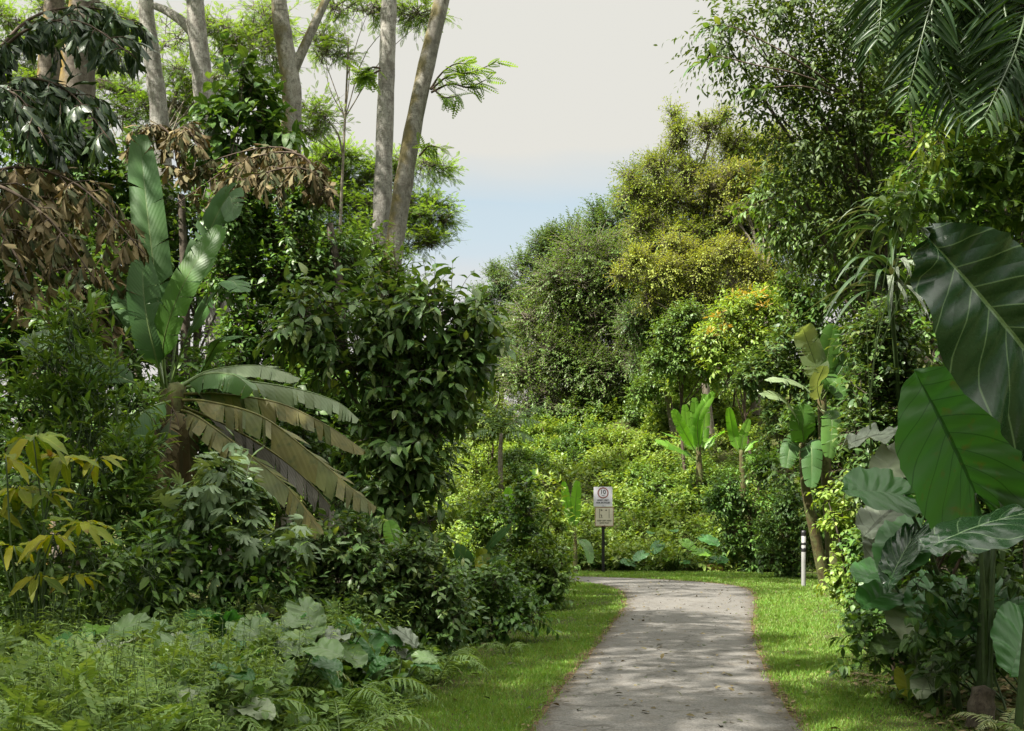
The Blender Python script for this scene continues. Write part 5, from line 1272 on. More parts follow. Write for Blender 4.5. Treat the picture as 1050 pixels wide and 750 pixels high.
GL = 'broad ground leaves in the left foreground'
def broad_leaf_plant(label, base, n, size, hgt, seed, mats, spread=.35, Ts=None):
    r = np.random.default_rng(seed + 15); base = np.asarray(base, float); root = thing('broad_leaf_plant', label, 'plant', base, GL)
    s = MB(); fs = {}
    for k in range(n):
        a = r.uniform(0, 2 * PI); h = np.array([math.cos(a), math.sin(a) * .8, 0]); rad = spread * r.uniform(.25, 1)
        c = base + h * rad + UP * hgt * r.uniform(.7, 1.15)
        tube(s, crv([base, (base + c) / 2 + UP * .08, c], 6), np.linspace(.009, .005, 6), 5)
        d = h * 1.0 + np.array([0, -.35, -.25 + r.normal() * .25]); nd = UP + h * .45 + rdir(r, 1)[0] * .35 + np.array([0, -.35, 0])
        L = size * r.uniform(.7, 1.2)
        b = MB()
        taro_leaf(b, r, c, c + nrm(d) * L * .72, nd, wid=1.05, ruffle=.04, droop=.3, nv=6, lobe=.34, seed=k)
        b.build('leaf', M[mats[k % len(mats)]], root)
    s.build('stems', M['stemdark'], root)
broad_leaf_plant('broad grey-green leaves in front of the small-leaved bush', gxy(330, 8.2), 20, .38, .72, 1, ['pale', 'taromid', 'pale', 'ashen'], .6)
broad_leaf_plant('chalky white sunlit leaves among the weeds near the bottom left', gxy(165, 7.3), 12, .34, .78, 2, ['chalk', 'pale', 'pale'], .4)
broad_leaf_plant('drooping grey leaves below the lobed climber', gxy(262, 8.5), 14, .38, .8, 3, ['ashen', 'pale', 'taromid'], .45)
broad_leaf_plant('flat green leaves between the grey leaves and the fern', gxy(290, 7.2), 10, .32, .66, 4, ['taromid', 'pale'], .36)
broad_leaf_plant('single bright green leaf plant low at the left', gxy(92, 7.3), 5, .32, .75, 5, ['bananalit', 'taromid'], .2)
broad_leaf_plant('small pale leaves at the bottom edge of the weeds', gxy(215, 6.2), 8, .24, .6, 6, ['pale', 'chalk', 'taromid'], .35)
broad_leaf_plant('overlapping dull green broad leaves under the small-leaved bush', gxy(375, 8.9), 16, .32, .6, 8, ['taromid', 'pale', 'ashen'], .5)
broad_leaf_plant('large soft green leaves left of the chalky ones', gxy(225, 7.8), 16, .36, .8, 9, ['pale', 'taromid'], .5)
broad_leaf_plant('pale leaves at the edge of the lawn beside the weeds', gxy(405, 8.4), 7, .24, .42, 7, ['pale', 'taromid'], .3)

def weeds():
    r = np.random.default_rng(44); f = MB(); s = MB()
    n = 6500
    Y = r.uniform(4.3, 12, n); X = np.interp(Y, VL_[:, 1][:6], VL_[:, 0][:6]) - .12 - r.exponential(1.6, n) + .12 * r.normal(size=n)
    ok = X > -7; X, Y = X[ok], Y[ok]; n = len(X)
    edge = np.interp(Y, VL_[:, 1][:6], VL_[:, 0][:6]) - X
    h = (.16 + .46 * ss(.1, 1.3, edge)) * r.uniform(.55, 1.5, n) * (.8 + .45 * np.sin(X * 2.7 + 1) * np.sin(Y * 2.3))
    B = np.stack([X, Y, terr(X, Y) - .01], 1)
    d = nrm(np.stack([r.normal(size=n) * .3, r.normal(size=n) * .3, np.ones(n)], 1))
    Tp = B + d * h[:, None]
    tubes_lin(s, B, Tp, .0035, .0015)
    Tn = [leaf_t(3, .5, .4, .25, .3), leaf_t(3, .5, .4, .3, .55)]
    k = 13
    for j in range(k):
        t = .22 + .78 * (j + r.random(n)) / k
        a = r.uniform(0, 2 * PI, n); sd = np.stack([np.cos(a), np.sin(a), r.uniform(-.1, .7, n)], 1)
        L = r.uniform(.05, .12, n) * (1.15 - .4 * t)
        inst(f, Tn[j % 2], B + d * (h * t)[:, None], sd, UP + rdir(r, n) * .4, L, L * r.uniform(.25, .5, n))
    # taller nodding shoots standing over the tangle
    n = 900; Y = r.uniform(5.2, 10.5, n); X = np.interp(Y, VL_[:, 1][:6], VL_[:, 0][:6]) - .5 - r.exponential(1.5, n)
    B = np.stack([X, Y, terr(X, Y) - .01], 1); h = r.uniform(.55, .95, n)
    d = nrm(np.stack([r.normal(size=n) * .22, r.normal(size=n) * .22, np.ones(n)], 1)); tubes_lin(s, B, B + d * h[:, None], .004, .0015)
    for j in range(24):
        t = .35 + .65 * (j + r.random(n)) / 24
        a = j * 2.4 + r.uniform(0, 1, n); sd = np.stack([np.cos(a), np.sin(a), r.uniform(-.1, .5, n)], 1)
        L = r.uniform(.06, .13, n) * (1.25 - .75 * t)
        inst(f, Tn[j % 2], B + d * (h * t)[:, None], sd, UP + rdir(r, n) * .3, L, L * r.uniform(.22, .4, n))
    # feathery sprays
    n = 2600; Y = r.uniform(5.0, 10.5, n); X = np.interp(Y, VL_[:, 1][:6], VL_[:, 0][:6]) - .3 - r.exponential(1.6, n)
    hh = r.uniform(.12, .62, n) * ss(.1, 1.0, np.interp(Y, VL_[:, 1][:6], VL_[:, 0][:6]) - X)
    dd = rdir(r, n); dd[:, 2] = np.abs(dd[:, 2]) * .6 + .15
    inst(f, T_fth[0], np.stack([X, Y, terr(X, Y) + hh], 1), dd, UP + rdir(r, n) * .4, r.uniform(.16, .34, n))
    tag(s.build('weed_stems', M['stem']), 'thin stems of the tangled weeds in the left foreground', kind='stuff')
    tag(f.build('weeds', M['weed']), 'tangled fine-leaved weeds and grass filling the left foreground', kind='stuff')
weeds()

def creeping_leaves():
    r = np.random.default_rng(46); f = MB(); cl = []
    for k in range(110):
        Y = r.uniform(5.2, 10.5); X = np.interp(Y, VL_[:, 1][:6], VL_[:, 0][:6]) - .25 - r.exponential(1.6)
        q = r.uniform(.14, .3); h = r.uniform(.1, .62) * float(ss(.05, .9, np.interp(Y, VL_[:, 1][:6], VL_[:, 0][:6]) - X))
        cl.append((np.array([X, Y, float(terr(X, Y)) + h]), np.array([q * 1.2, q, q * .8])))
    crown(f, r, cl, T_rnd, .085, 1.0, 5200, twig=.2, k=4, up=.6, sub=6, fill=.2, ldroop=.1)
    tag(f.build('creeping_plants', M['mid']), 'rounded creeper leaves scattered through the weeds at lower left', kind='stuff')
creeping_leaves()

def undergrowth():
    """low mixed ground plants under both forest edges"""
    r = np.random.default_rng(45); f = MB(); cl = []
    for k in range(150):
        Y = r.uniform(8, 30); X = np.interp(Y, VL_[:, 1][:8], VL_[:, 0][:8]) - .2 - r.exponential(1.4)
        q = r.uniform(.16, .4); cl.append((np.array([X, Y, float(terr(X, Y)) + q * .4]), np.array([q, q, q * .9])))
    for k in range(230):
        Y = r.uniform(8.4, 33); X = np.interp(Y, VR_[:, 1][:8], VR_[:, 0][:8]) + .15 + r.exponential(1.0)
        q = r.uniform(.12, .32) * (.7 if Y < 12 else 1.2); cl.append((np.array([X, Y, float(terr(X, Y)) + q * .35]), np.array([q, q, q * .85])))
    for k in range(70):
        X = r.uniform(-6, 9); Y = 34.2 + r.uniform(0, .8); q = r.uniform(.2, .4); cl.append((np.array([X, Y, float(terr(X, Y)) + q * .4]), np.array([q, q, q])))
    crown(f, r, cl, T_mid, .105, 1.0, 52000, twig=.2, k=6, up=.6, sub=6, fill=.3)
    tag(f.build('undergrowth', M['vine']), 'low leafy undergrowth along the foot of both forest edges', kind='stuff')
undergrowth()

# ================================================================= right side
tree('thin_leaved_tree', 'tall airy tree on the right with fine leaves on arching twigs against the sky', 'tree', (8.2, 19),
     bl([(765, 40, 34), (800, 25, 36), (840, 40, 40), (880, 30, 40), (790, 75, 34), (830, 90, 40), (875, 95, 44), (800, 120, 32), (840, 140, 40), (885, 155, 44), (805, 165, 30), (850, 190, 40), (900, 210, 44), (815, 205, 28), (870, 240, 36), (920, 120, 40), (930, 60, 40), (735, 30, 20), (760, 12, 24), (820, -20, 40), (880, -30, 44), (780, 100, 20)], 18.5),
     T_mid, .145, .42, 2.3, 'airy', twigs=False, bark='trunkdark', r0=.13, seed=150, twig=.75, k=8, up=.0, droop=.75, ldroop=.3, sub=9, flat=.8, fill=.4, subr=(.3, .5), lean=P(880, 60, 19), maxn=60000)
tree('thin_leaved_tree', 'greener drooping crown filling in below the airy fine-leaved tree', 'tree', (9.5, 22),
     bl([(800, 215, 30), (830, 230, 32), (865, 260, 34), (810, 245, 26), (840, 265, 26), (872, 285, 26), (905, 290, 34), (900, 325, 28), (910, 350, 30), (780, 205, 20), (895, 170, 40), (930, 230, 40)], 22),
     T_mid, .19, .42, 4.2, 'mid', bark='trunkdark', r0=.14, seed=151, twig=.6, k=7, up=.1, droop=.5, sub=8)
def overhang():
    """the few large dark leaves at the end of a branch against the sky"""
    r = np.random.default_rng(9); root = [o for o in bpy.data.objects if o.name == 'thin_leaved_tree'][0]; f = MB(); s = MB()
    for l in ([(830, 70), (770, 30), (740, 14), (722, 14)], [(830, 80), (770, 60), (735, 46), (712, 50)], [(830, 90), (790, 84), (772, 80)]):
        c = crv(pxl([(880, 110, 1.2)] + [(e[0], e[1] + 6 * k) for k, e in enumerate(l)], 17.5), 14); tube(s, c, np.linspace(.018, .005, 14), 5)
        for q in c[8:]:
            inst(f, T_hi[1], np.repeat(q[None], 2, 0), np.array([[-.6, 0, .2], [-.7, -.1, -.6]]) + r.normal(size=(2, 3)) * .3, UP + rdir(r, 2) * .5, .26 * r.uniform(.7, 1.1, 2))
    s.build('side_branch', M['twig'], root); f.build('branch_leaves', M['glossy'], root, label='larger dark leaves at the branch tips')
overhang()
tree('forest_tree', 'leafy mid-green crown filling the gap between the airy tree and the palm', 'tree', (9.5, 25),
     bl([(870, 170, 46), (920, 130, 46), (880, 230, 46), (930, 200, 50), (960, 140, 46), (850, 250, 36), (900, 290, 46), (950, 270, 50), (980, 60, 46), (930, 70, 40), (1000, 200, 50), (845, 195, 30)], 25),
     T_mid, .2, .45, 4, 'airy', bark='trunkdark', r0=.18, seed=149, twig=.6, k=7, sub=8)
tree('forest_tree', 'darkest leafy crown between the airy tree and the palm fronds', 'tree', (9.2, 20.5),
     bl([(905, 40, 36), (945, 20, 40), (990, 60, 44), (930, 90, 40), (900, 130, 34), (960, 140, 44), (1010, 110, 44), (890, 190, 34), (935, 190, 40), (985, 200, 40), (880, 250, 34), (925, 250, 38), (1040, 40, 44), (970, -20, 44)], 20.5),
     T_mid, .17, .42, 4, 'deep', bark='trunkdark', r0=.16, seed=148, twig=.6, k=7, sub=8, droop=.5)
tree('forest_tree', 'dense dark crown closing the right edge behind the palm', 'tree', (9.6, 17),
     bl([(960, 200, 50), (1010, 160, 50), (1050, 220, 50), (980, 270, 50), (1030, 300, 50), (950, 320, 44), (1060, 100, 50), (990, 90, 46), (1070, 20, 50), (1000, 20, 46), (950, 150, 36), (920, 340, 36)], 17),
     T_mid, .18, .45, 3.6, 'vine', bark='trunkdark', r0=.13, seed=152, twig=.5, k=7, sub=8)
bush('wall_shrub', 'grey-glinting small-leaved shrub left of the big dark elephant ear leaf', 'shrub', (4.9, 12.0),
     bl([(897, 350, 24), (915, 340, 28), (902, 385, 28), (890, 405, 24), (920, 400, 32), (900, 430, 28), (930, 370, 28), (888, 445, 22), (915, 450, 30), (940, 430, 30), (895, 475, 24), (925, 490, 32), (950, 480, 34), (900, 515, 22)], 12.0),
     T_mid, .11, .5, 5.5, 'glossy', bark='trunkdark', r0=.05, seed=153, twig=.3, k=7, sub=8)
bush('wall_shrub', 'dark thicket behind the elephant ear stalks at the right edge', 'shrub', (6.2, 11.4),
     bl([(950, 540, 34), (990, 560, 40), (1030, 540, 40), (940, 590, 34), (980, 610, 40), (1030, 600, 40), (925, 630, 28), (965, 650, 34), (1020, 650, 40), (1060, 580, 40), (910, 570, 26), (1000, 500, 40), (1050, 480, 40), (960, 480, 36), (1010, 440, 40), (1055, 420, 40)], 11.4),
     T_mid, .13, .5, 4.5, 'deep', bark='trunkdark', r0=.04, seed=154, twig=.3, k=7, sub=8)
bush('compound_leaved_shrub', 'fresh green shrub with fingered leaves above the big elephant ear leaf', 'shrub', (4.5, 9.6),
     bl([(1000, 125, 26), (1035, 135, 28), (960, 185, 22), (990, 175, 28), (1030, 180, 30), (960, 215, 22), (1000, 215, 30), (1040, 225, 30), (925, 200, 18), (975, 240, 22), (1060, 160, 30), (1020, 255, 26), (915, 225, 14)], 9.6),
     T_hi, .20, .36, 4, 'mid', bark='stemdark', r0=.03, seed=155, twig=.34, k=9, up=.25, ldroop=.35, sub=6, flat=1, droop=.45, spread=66)
bush('young_leaf_spray', 'limp yellow-green young leaves hanging from a twig beside the fingered shrub', 'branch', (4.2, 9.9),
     bl([(942, 150, 14), (955, 160, 14), (935, 165, 10), (965, 165, 10)], 9.4), T_nar, .2, .3, 3, 'young', bark='stem', r0=.012, seed=156, twig=.25, k=6, ldroop=1.3, up=.1, sub=5)
bush('creeper_column', 'yellow-green creeper climbing a stump beside the lawn on the right', 'climber', (5.4, 15.8),
     bl([(862, 520, 14), (855, 545, 14), (868, 550, 14), (860, 575, 15), (872, 590, 14), (858, 600, 14), (866, 615, 14), (868, 505, 10), (848, 510, 8)], 15.8),
     T_mid, .12, .6, 5, 'bright', bark='trunkdark', r0=.07, seed=157, twig=.22, k=6, sub=7, droop=.6, ldroop=.6)
bush('seedling_patch', 'mixed dark seedlings crowding the ground under the elephant ears', 'plants', (4.2, 8.9),
     bl([(900, 650, 22), (925, 665, 24), (890, 680, 18), (960, 660, 28), (995, 650, 28), (940, 690, 18), (1030, 660, 28), (1055, 690, 28), (985, 690, 22), (910, 630, 20), (880, 655, 14)], 8.9),
     T_hi, .12, .5, 4, 'vine', bark='stemdark', r0=.012, seed=159, twig=.2, k=6, ldroop=.3, sub=6, multi=5)
bush('seedling_patch', 'young dark-leaved plants standing between the elephant ear stalks', 'plants', (4.0, 8.0),
     bl([(950, 640, 24), (985, 620, 24), (1020, 640, 26), (970, 670, 24), (1010, 690, 26), (1045, 670, 26), (940, 600, 18), (1045, 600, 24), (1000, 575, 22), (960, 700, 18)], 8.1),
     T_hi, .13, .5, 2.6, 'deep', bark='stemdark', r0=.01, seed=158, twig=.2, k=6, ldroop=.35, sub=6, multi=5)
bush('creeper_column', 'shaded creeper mound between the climbing creeper and the elephant ears', 'climber', (4.7, 12.6),
     bl([(890, 560, 18), (885, 590, 20), (900, 610, 20), (880, 620, 18), (895, 640, 18), (915, 590, 18), (875, 635, 14)], 12.6),
     T_mid, .11, .55, 5, 'vine', bark='trunkdark', r0=.03, seed=158, twig=.22, k=6, sub=7, droop=.5, ldroop=.5)

# ---- palm at the top right corner
def corner_palm():
    r = np.random.default_rng(61); Y = 9.6; base = ground_px(1068, Y + .3)
    root = thing('feather_palm', 'dark feather palm with drooping fronds at the top right corner', 'palm', base)
    s = MB(); top = P(1050, -70, Y); tube(s, crv([base, P(1066, 300, Y + .2), top], 16), np.linspace(.17, .11, 16), 12); s.build('trunk', M['trunkdark'], root)
    for l in ([(1050, -70), (985, -60), (955, 20, -.3), (985, 125, -.6)], [(1050, -70), (1020, -60, -.4), (1030, 10, -.7), (1050, 90, -.9)], [(1050, -70), (980, -90), (915, -40), (900, 40, -.2)],
              [(1050, -70), (1060, -20, -.5), (1085, 50, -.8), (1090, 130, -1)], [(1050, -70), (1010, -70, .6), (970, 0, 1), (955, 90, 1.2)], [(1050, -70), (1030, -60, .5), (1030, 20, .9), (1060, 110, 1.1)], [(1050, -70), (1100, -90), (1160, -40), (1180, 60)],
              [(1050, -70), (1010, -150), (930, -170), (850, -110)], [(1050, -70), (1000, -70, .9), (985, 0, 1.3), (990, 100, 1.6)], [(1050, -70), (1070, -60, .9), (1060, 20, 1.3), (1040, 110, 1.6)], [(1050, -70), (970, -100, .8), (900, -30, 1.2), (890, 60, 1.4)], [(1050, -70), (1020, -60, .2), (1010, 0, .1), (1005, 80, -.2)], [(1050, -70), (1000, -80, -.3), (960, -10, -.5), (930, 100, -.6)], [(1050, -70), (1060, -40, -.5), (1045, 40, -.9), (1010, 120, -1.1)], [(1050, -70), (990, -60, .3), (975, 20, .5), (995, 110, .6)], [(1050, -70), (1080, -50, .2), (1075, 40, .3), (1050, 140, .3)]):
        b = MB(); q = MB()
        frond(b, q, r, pxl(l, Y), 56, T_nar, .64, .036 / .45, face=(-.3, -1, .4), ang=72, droop=.18, r0=.02, prof=lambda u: np.sin(PI * (.25 + .65 * u)), start=.2, jit=.13)
        lf = b.build('frond_foliage', M['palm'], root); q.build('rachis', M['stemdark'], lf)
corner_palm()

# ---- strap-leaved plant
def strap_plant(label, Y, c, n, L, seed, group=None):
    r = np.random.default_rng(seed); p = P(c[0], c[1], Y); base = ground_px(c[0] + 10, Y + 3)
    root = thing('strap_leaved_plant', label, 'plant', base, group)
    s = MB(); tube(s, crv([base, (base + p) / 2 + np.array([.1, 0, 0]), p], 10), np.linspace(.035, .022, 10), 8); s.build('stem', M['stemdark'], root)
    for k in range(n):
        b = MB(); a = r.uniform(0, 2 * PI); el = r.uniform(.15, 1.2)
        d = np.array([math.cos(a) * math.cos(el), math.sin(a) * math.cos(el), math.sin(el)])
        strap(b, r, p + UP * r.uniform(-.25, .1), d, L * r.uniform(.7, 1.15), .075, r.uniform(.5, .95))
        b.build('leaf', M['ashen' if r.random() < .35 else 'palm'], root)
ST = 'strap-leaved plants on the right'
strap_plant('upper strap-leaved plant with grey arching leaves left of the fingered shrub', 11.3, (915, 226), 44, 1.05, 1, ST)
strap_plant('lower strap-leaved plant with leaves hanging like ribbons beside the big dark leaf', 11.0, (912, 282), 46, .95, 2, ST)

# ---- the giant elephant ears
def pt(px, py, Y): return P(px, py, Y)
b1 = ground_px(1010, 7.7); b2 = ground_px(985, 8.4); b3 = ground_px(1040, 7.2)
taro_clump('giant_elephant_ear', 'giant elephant ear with a huge dark puckered leaf and a glowing green one below it', b1, [
    (pt(1098, 420, 7.2), pt(960, 233, 6.75), (-.42, -.8, .34), 'taro', dict(root=b3, wid=.6, droop=.14, cup=.05, ruffle=.045, puck=.07, nv=13)),
    (pt(1000, 506, 7.7), pt(944, 378, 7.5), (.05, -.95, .3), 'tarolit', dict(wid=.98, droop=.08, ruffle=.02, puck=.05, nv=11)),
    (pt(1072, 524, 7.0), pt(944, 536, 6.8), (.05, -.22, 1), 'taro', dict(root=b3, wid=.72, droop=.22, cup=-.22, ruffle=.025, puck=.045)),
    (pt(926, 508, 8.2), pt(868, 497, 7.9), (-.1, -.75, .6), 'taromid', dict(root=b2, wid=.8, droop=.1)),
    (pt(945, 540, 8.3), pt(912, 572, 7.8), (-.5, -.7, .5), 'taromid', dict(root=b2, wid=.75, droop=.25)),
    (pt(936, 552, 8.0), pt(905, 596, 7.8), (-.7, -.6, .5), 'taro', dict(root=b2, wid=.6, droop=.2, cup=.3)),
    (pt(1030, 470, 8.0), pt(1075, 560, 7.7), (.3, -.8, .5), 'taro', dict(wid=.8)),
], EB, 2, stemr=.016, stemmat='stemdark')
b4 = ground_px(955, 8.6)
taro_clump('elephant_ear_clump', 'smaller elephant ears with round dark leaves under the giant ones', b4, [
    (pt(990, 612, 8.3), pt(962, 650, 8.0), (-.2, -.85, .5), 'taromid', dict(wid=.9)), (pt(1020, 600, 8.2), pt(1036, 640, 7.9), (.2, -.9, .4), 'taromid', dict(wid=.95)),
    (pt(910, 583, 8.7), pt(880, 590, 8.4), (-.1, -.5, .9), 'taromid', dict(wid=.85)), (pt(915, 606, 8.7), pt(885, 618, 8.4), (-.1, -.7, .8), 'taromid', dict(wid=.8)),
    (pt(1050, 640, 7.6), pt(1040, 690, 7.3), (0, -.9, .4), 'taromid', dict(wid=.9)), (pt(960, 600, 8.6), pt(945, 640, 8.3), (-.3, -.8, .5), 'taromid', dict(wid=.85)),
    (pt(1000, 640, 8.5), pt(1015, 668, 8.3), (.2, -.8, .6), 'taromid', dict(wid=.9))], EB, 3, stemr=.011, stemmat='stemdark')
taro_clump('elephant_ear_clump', 'pale grey withered elephant ear leaves left of the glowing green leaf', ground_px(930, 9.6), [
    (pt(922, 446, 9.4), pt(870, 440, 9.2), (0, -.45, 1), 'ashen', dict(wid=.55, ruffle=.07, droop=.3, puck=.05)), (pt(920, 466, 9.4), pt(902, 492, 9.1), (-.2, -.8, .6), 'chalk', dict(wid=.75, ruffle=.07, droop=.2)),
    (pt(918, 520, 9.5), pt(886, 545, 9.2), (-.3, -.7, .7), 'ashen', dict(wid=.8, ruffle=.06)), (pt(915, 545, 9.5), pt(900, 582, 9.2), (-.3, -.9, .4), 'ashen', dict(wid=.85, ruffle=.06)),
    (pt(975, 555, 9.4), pt(1000, 575, 9.2), (.2, -.7, .7), 'ashen', dict(wid=.85, ruffle=.06)), (pt(1035, 440, 9.0), pt(1010, 480, 8.8), (0, -.8, .6), 'ashen', dict(wid=.7, ruffle=.06)), (pt(1040, 500, 9.0), pt(1010, 455, 9.0), (.3, -.8, .6), 'chalk', dict(wid=.6, ruffle=.05))], EB, 4, stemr=.012, stemmat='twig')
taro_clump('elephant_ear_clump', 'low plant with white sunlit leaves at the foot of the elephant ears', ground_px(945, 8.7), [
    (pt(936, 616, 8.6), pt(930, 652, 8.3), (-.3, -.8, .6), 'chalk', dict(wid=.95, ruffle=.05)), (pt(955, 688, 8.3), pt(942, 714, 8.1), (-.4, -.7, .7), 'chalk', dict(wid=.75)),
    (pt(966, 684, 8.4), pt(960, 706, 8.2), (.2, -.8, .6), 'chalk', dict(wid=.6)), (pt(928, 692, 8.5), pt(932, 714, 8.3), (0, -.9, .5), 'ylobed', dict(wid=.8)),
    (pt(915, 655, 8.8), pt(898, 668, 8.6), (-.2, -.6, .9), 'pale', dict(wid=.8))], EB, 5, stemr=.007)

def stub():
    """a cut leaf-stalk stub and a dark stump among the stalks"""
    o = MB(); c = ground_px(1003, 8.0)
    tube(o, crv([c, c + np.array([.02, 0, .45]), P(1012, 548, 8.0)], 8), np.linspace(.045, .036, 8), 10)
    t = o.build('cut_stalk', M['stemdark'], origin=c); tag(t, 'thick cut green stalk with ragged top among the elephant ear stems', 'plant stem')
    o = MB(); c = ground_px(1006, 7.6); tube(o, crv([c, c + np.array([0, 0, .2]), c + np.array([.02, 0, .34])], 8), np.linspace(.11, .08, 8) * (1 + .08 * np.sin(np.arange(8) * 2)), 12)
    t = o.build('stump', M['trunkdark'], origin=c); tag(t, 'short dark rotten stump on the ground at the lower right', 'stump')
stub()
fern('pale fern tuft beside the dark stump at the lower right', gxy(1030, 7.3), 7, .42, 9, 'fernpale', tilt=.8)
fern('fresh fern at the bottom right corner', gxy(1060, 6.9), 6, .45, 10, 'fern', tilt=.7)
for o in bpy.data.objects:
    if o.name.startswith('fern') and 'lower right' in o.get('label', '') or 'bottom right' in o.get('label', ''): o['group'] = 'ferns at the lower right'

# ---- tall trees of the same forest standing to the left of the viewer; they shade the near path
for i, (lab, X, Y, H, R) in enumerate([('tall spreading forest tree left of the path, just outside the picture', -6.5, 1.5, 13.5, 4.4), ('tall forest tree further out on the left, beside the viewer', -13, 0., 14, 4.4), ('broad forest tree beyond the left frame edge', -10.5, 8.0, 13.5, 4.4), ('tall forest tree spreading over the path just behind the viewer', -2.6, 1.5, 14.5, 4.2)]):
    rr = np.random.default_rng(90 + i); cl = [(np.array([X + a * R * .6, Y + b * R * .6, H + c]), np.array([R * .48, R * .48, R * .3])) for a, b, c in [(0, 0, 1), (1, 0, 0), (-1, .2, 0), (.2, 1, .3), (-.2, -1, -.2), (.8, .8, .8), (-.8, -.7, .5), (.8, -.8, -.4)]]
    tree('shade_tree', lab, 'tree', (X, Y), cl, T_lo, .30, .5, 3.2, 'mid', r0=.28, group='tall forest trees beside the viewer', seed=160 + i, twig=.7, twigs=False)

# ---- deeper forest on the left, and the wood that closes the path behind the viewer
for i, (lab, lst, Y) in enumerate([
    ('dark forest tree deep behind the withered fronds, seen only through gaps', [(20, 220, 60), (90, 230, 60), (160, 250, 60), (50, 300, 60), (130, 330, 60), (10, 380, 60), (90, 400, 60), (170, 400, 60), (30, 460, 60), (130, 480, 60)], 24),
    ('dark forest tree deep behind the vine thicket, below the forked trunk', [(230, 240, 60), (290, 270, 56), (340, 330, 56), (250, 330, 60), (310, 400, 60), (220, 430, 60), (370, 420, 56), (400, 360, 46), (290, 480, 60), (380, 490, 56), (430, 440, 46)], 25.5)]):
    b0 = np.mean([q for q, _ in bl(lst, Y)], 0)
    tree('forest_tree', lab, 'tree', (b0[0], Y), bl(lst, Y), T_lo, .24, .55, 4.5, 'deep', bark='trunkdark', r0=.2, seed=180 + i, twig=.5, k=6, sub=9, fill=.4)
for i, (lab, X, Y, hh, R, mt) in enumerate([
    ('bushy forest tree beyond the right edge beside the elephant ears', 9.6, 10.5, 3.2, 1.9, 'vine'), ('taller forest tree beyond the right edge, behind the bushy one', 13.5, 15, 4.6, 2.6, 'deep'),
    ('wide forest tree further off beyond the right edge', 17.5, 22, 6, 3.6, 'mid'), ('leafy forest tree on the bank beyond the wide one at right', 22, 33, 8, 4.5, 'vine'), ('bushy forest tree beyond the left edge behind the yellowed plant', -9.2, 13.2, 2.6, 1.9, 'deep'), ('forest tree far beyond the left edge of the thicket', -14.5, 19, 4, 3, 'deep')]):
    z0 = float(terr(X, Y)); rr = np.random.default_rng(200 + i)
    cl = [(np.array([X + rr.normal() * R * .45, Y + rr.normal() * R * .45, z0 + hh * rr.uniform(.15, 1.25)]), np.full(3, R * rr.uniform(.35, .6))) for _ in range(12)]
    tree('forest_tree', lab, 'tree', (X, Y), cl, T_lo, .22, .5, 4, mt, bark='trunkdark', r0=.14, seed=210 + i, twig=.6, k=6, sub=8)
def wood_behind():
    r = np.random.default_rng(99); f = MB(); cl = []
    for k in range(120):
        a = r.uniform(PI * 1.02, PI * 1.98); R = r.uniform(13, 22); q = r.uniform(1.5, 2.8)
        cl.append((np.array([math.cos(a) * R * 1.1, math.sin(a) * R * .8 + 2, r.uniform(.5, 8.5)]), np.array([q, q, q])))
    crown(f, r, cl, T_lo, .55, 1.2, 26000, twig=.8, k=5, sub=8)
    tag(f.build('forest', M['deep']), 'wood closing in around the path behind the viewer', kind='stuff')
wood_behind()

# ================================================================= camera, sky, sun
cam = bpy.data.cameras.new('camera'); co = bpy.data.objects.new('camera', cam); COL.objects.link(co)
co.location = (0, 0, 1.5); co.rotation_euler = (PI / 2, 0, 0)
cam.lens = 36; cam.sensor_width = 36; cam.shift_y = 165 / 1050; cam.clip_end = 2000; cam.clip_start = .05
SC.camera = co

SUN_AZ = np.array([-.85, -.52]); SUN_EL = math.radians(51)
sd = np.array([*(SUN_AZ / np.linalg.norm(SUN_AZ) * math.cos(SUN_EL)), math.sin(SUN_EL)])
sl = bpy.data.lights.new('sun', 'SUN'); so = bpy.data.objects.new('sun', sl); COL.objects.link(so)
sl.energy = 4.7; sl.angle = math.radians(.53); sl.color = (1, .95, .85)
so.rotation_euler = Vector(-sd).to_track_quat('-Z', 'Y').to_euler()
so.location = (-20, 0, 40)

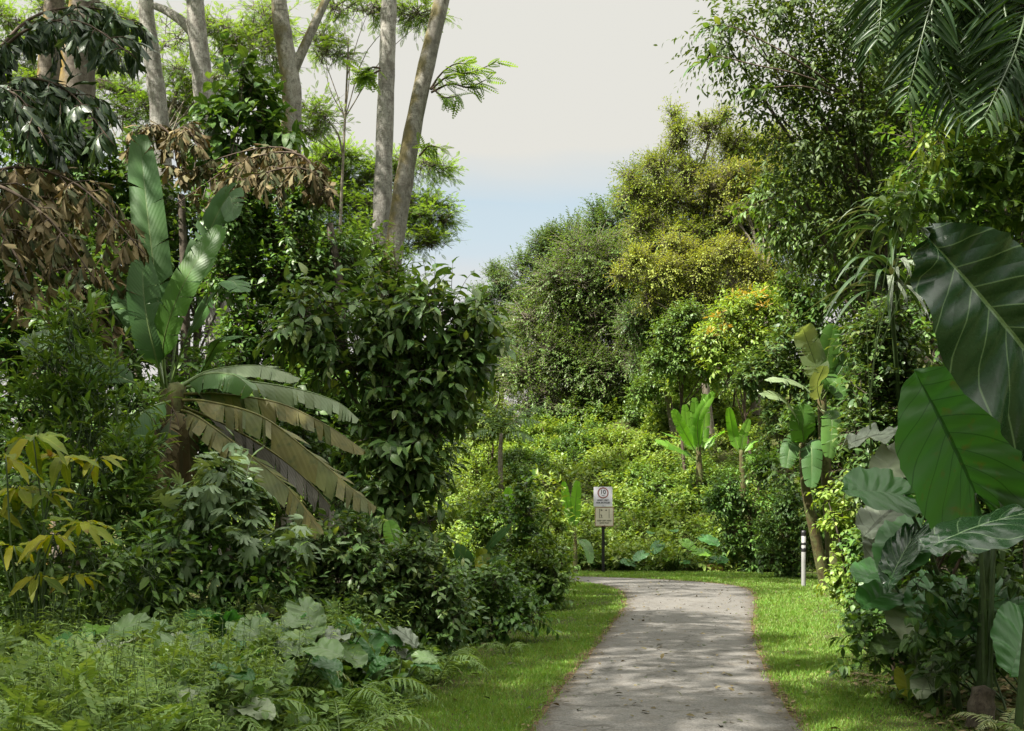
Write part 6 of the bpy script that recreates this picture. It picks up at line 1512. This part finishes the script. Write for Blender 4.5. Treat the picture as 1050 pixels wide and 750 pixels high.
w = bpy.data.worlds.new('World'); SC.world = w; w.use_nodes = True
nt = w.node_tree; N = nt.nodes; Lk = nt.links; N.clear()
sky = N.new('ShaderNodeTexSky'); sky.sky_type = 'NISHITA'; sky.sun_disc = False
sky.sun_elevation = SUN_EL; sky.sun_rotation = math.atan2(sd[0], sd[1]); sky.air_density = 1.2; sky.dust_density = 1.5
tc = N.new('ShaderNodeTexCoord'); sp = N.new('ShaderNodeSeparateXYZ'); Lk.new(tc.outputs['Generated'], sp.inputs[0])
mp = N.new('ShaderNodeMapping'); mp.inputs['Scale'].default_value = (1.6, 1.6, 9); Lk.new(tc.outputs['Generated'], mp.inputs[0])
nz = N.new('ShaderNodeTexNoise'); nz.inputs['Scale'].default_value = 1.6; nz.inputs['Detail'].default_value = 6; Lk.new(mp.outputs[0], nz.inputs[0])
zz = math_n(N, Lk, 'ADD', sp.outputs[2], math_n(N, Lk, 'MULTIPLY_ADD', nz.outputs['Fac'], .09, -.045))
cr = ramp(N, [(0, (1, 1, 1)), (.20, (.95, .95, .95)), (.245, (.6, .6, .6)), (.285, (.52, .52, .52)), (.335, (1, 1, 1)), (1, (1, 1, 1))])
Lk.new(zz, cr.inputs[0])
bs = N.new('ShaderNodeBackground'); Lk.new(mixc(N, Lk, 1.0, sky.outputs[0], (.93, 1.08, 1.0), 'MULTIPLY'), bs.inputs[0]); bs.inputs[1].default_value = .068
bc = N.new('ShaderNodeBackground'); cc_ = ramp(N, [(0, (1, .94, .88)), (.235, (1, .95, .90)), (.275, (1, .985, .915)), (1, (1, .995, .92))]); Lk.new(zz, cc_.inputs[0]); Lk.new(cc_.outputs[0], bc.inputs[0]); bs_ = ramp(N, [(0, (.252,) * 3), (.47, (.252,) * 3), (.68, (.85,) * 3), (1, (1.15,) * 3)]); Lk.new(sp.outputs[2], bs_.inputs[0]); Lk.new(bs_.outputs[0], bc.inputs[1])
# overhead clouds, above the view, are brightened as added ambient fill
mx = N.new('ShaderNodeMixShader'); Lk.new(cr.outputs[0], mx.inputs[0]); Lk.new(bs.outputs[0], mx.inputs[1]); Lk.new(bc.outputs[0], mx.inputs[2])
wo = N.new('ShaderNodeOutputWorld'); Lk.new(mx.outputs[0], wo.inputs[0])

SC.view_settings.view_transform = 'Standard'; SC.view_settings.look = 'None'; SC.view_settings.gamma = 1; SC.view_settings.exposure = 1.65
SC.view_settings.use_curve_mapping = False
SC.render.engine = 'CYCLES'
cy = SC.cycles
cy.use_denoising = True; cy.denoiser = 'OPENIMAGEDENOISE'; cy.denoising_input_passes = 'RGB_ALBEDO_NORMAL'; cy.denoising_prefilter = 'ACCURATE'
cy.max_bounces = 6; cy.diffuse_bounces = 3; cy.glossy_bounces = 2; cy.transmission_bounces = 4; cy.transparent_max_bounces = 4
cy.sample_clamp_indirect = 6; cy.caustics_reflective = False; cy.caustics_refractive = False
cy.use_adaptive_sampling = True; cy.adaptive_threshold = .008
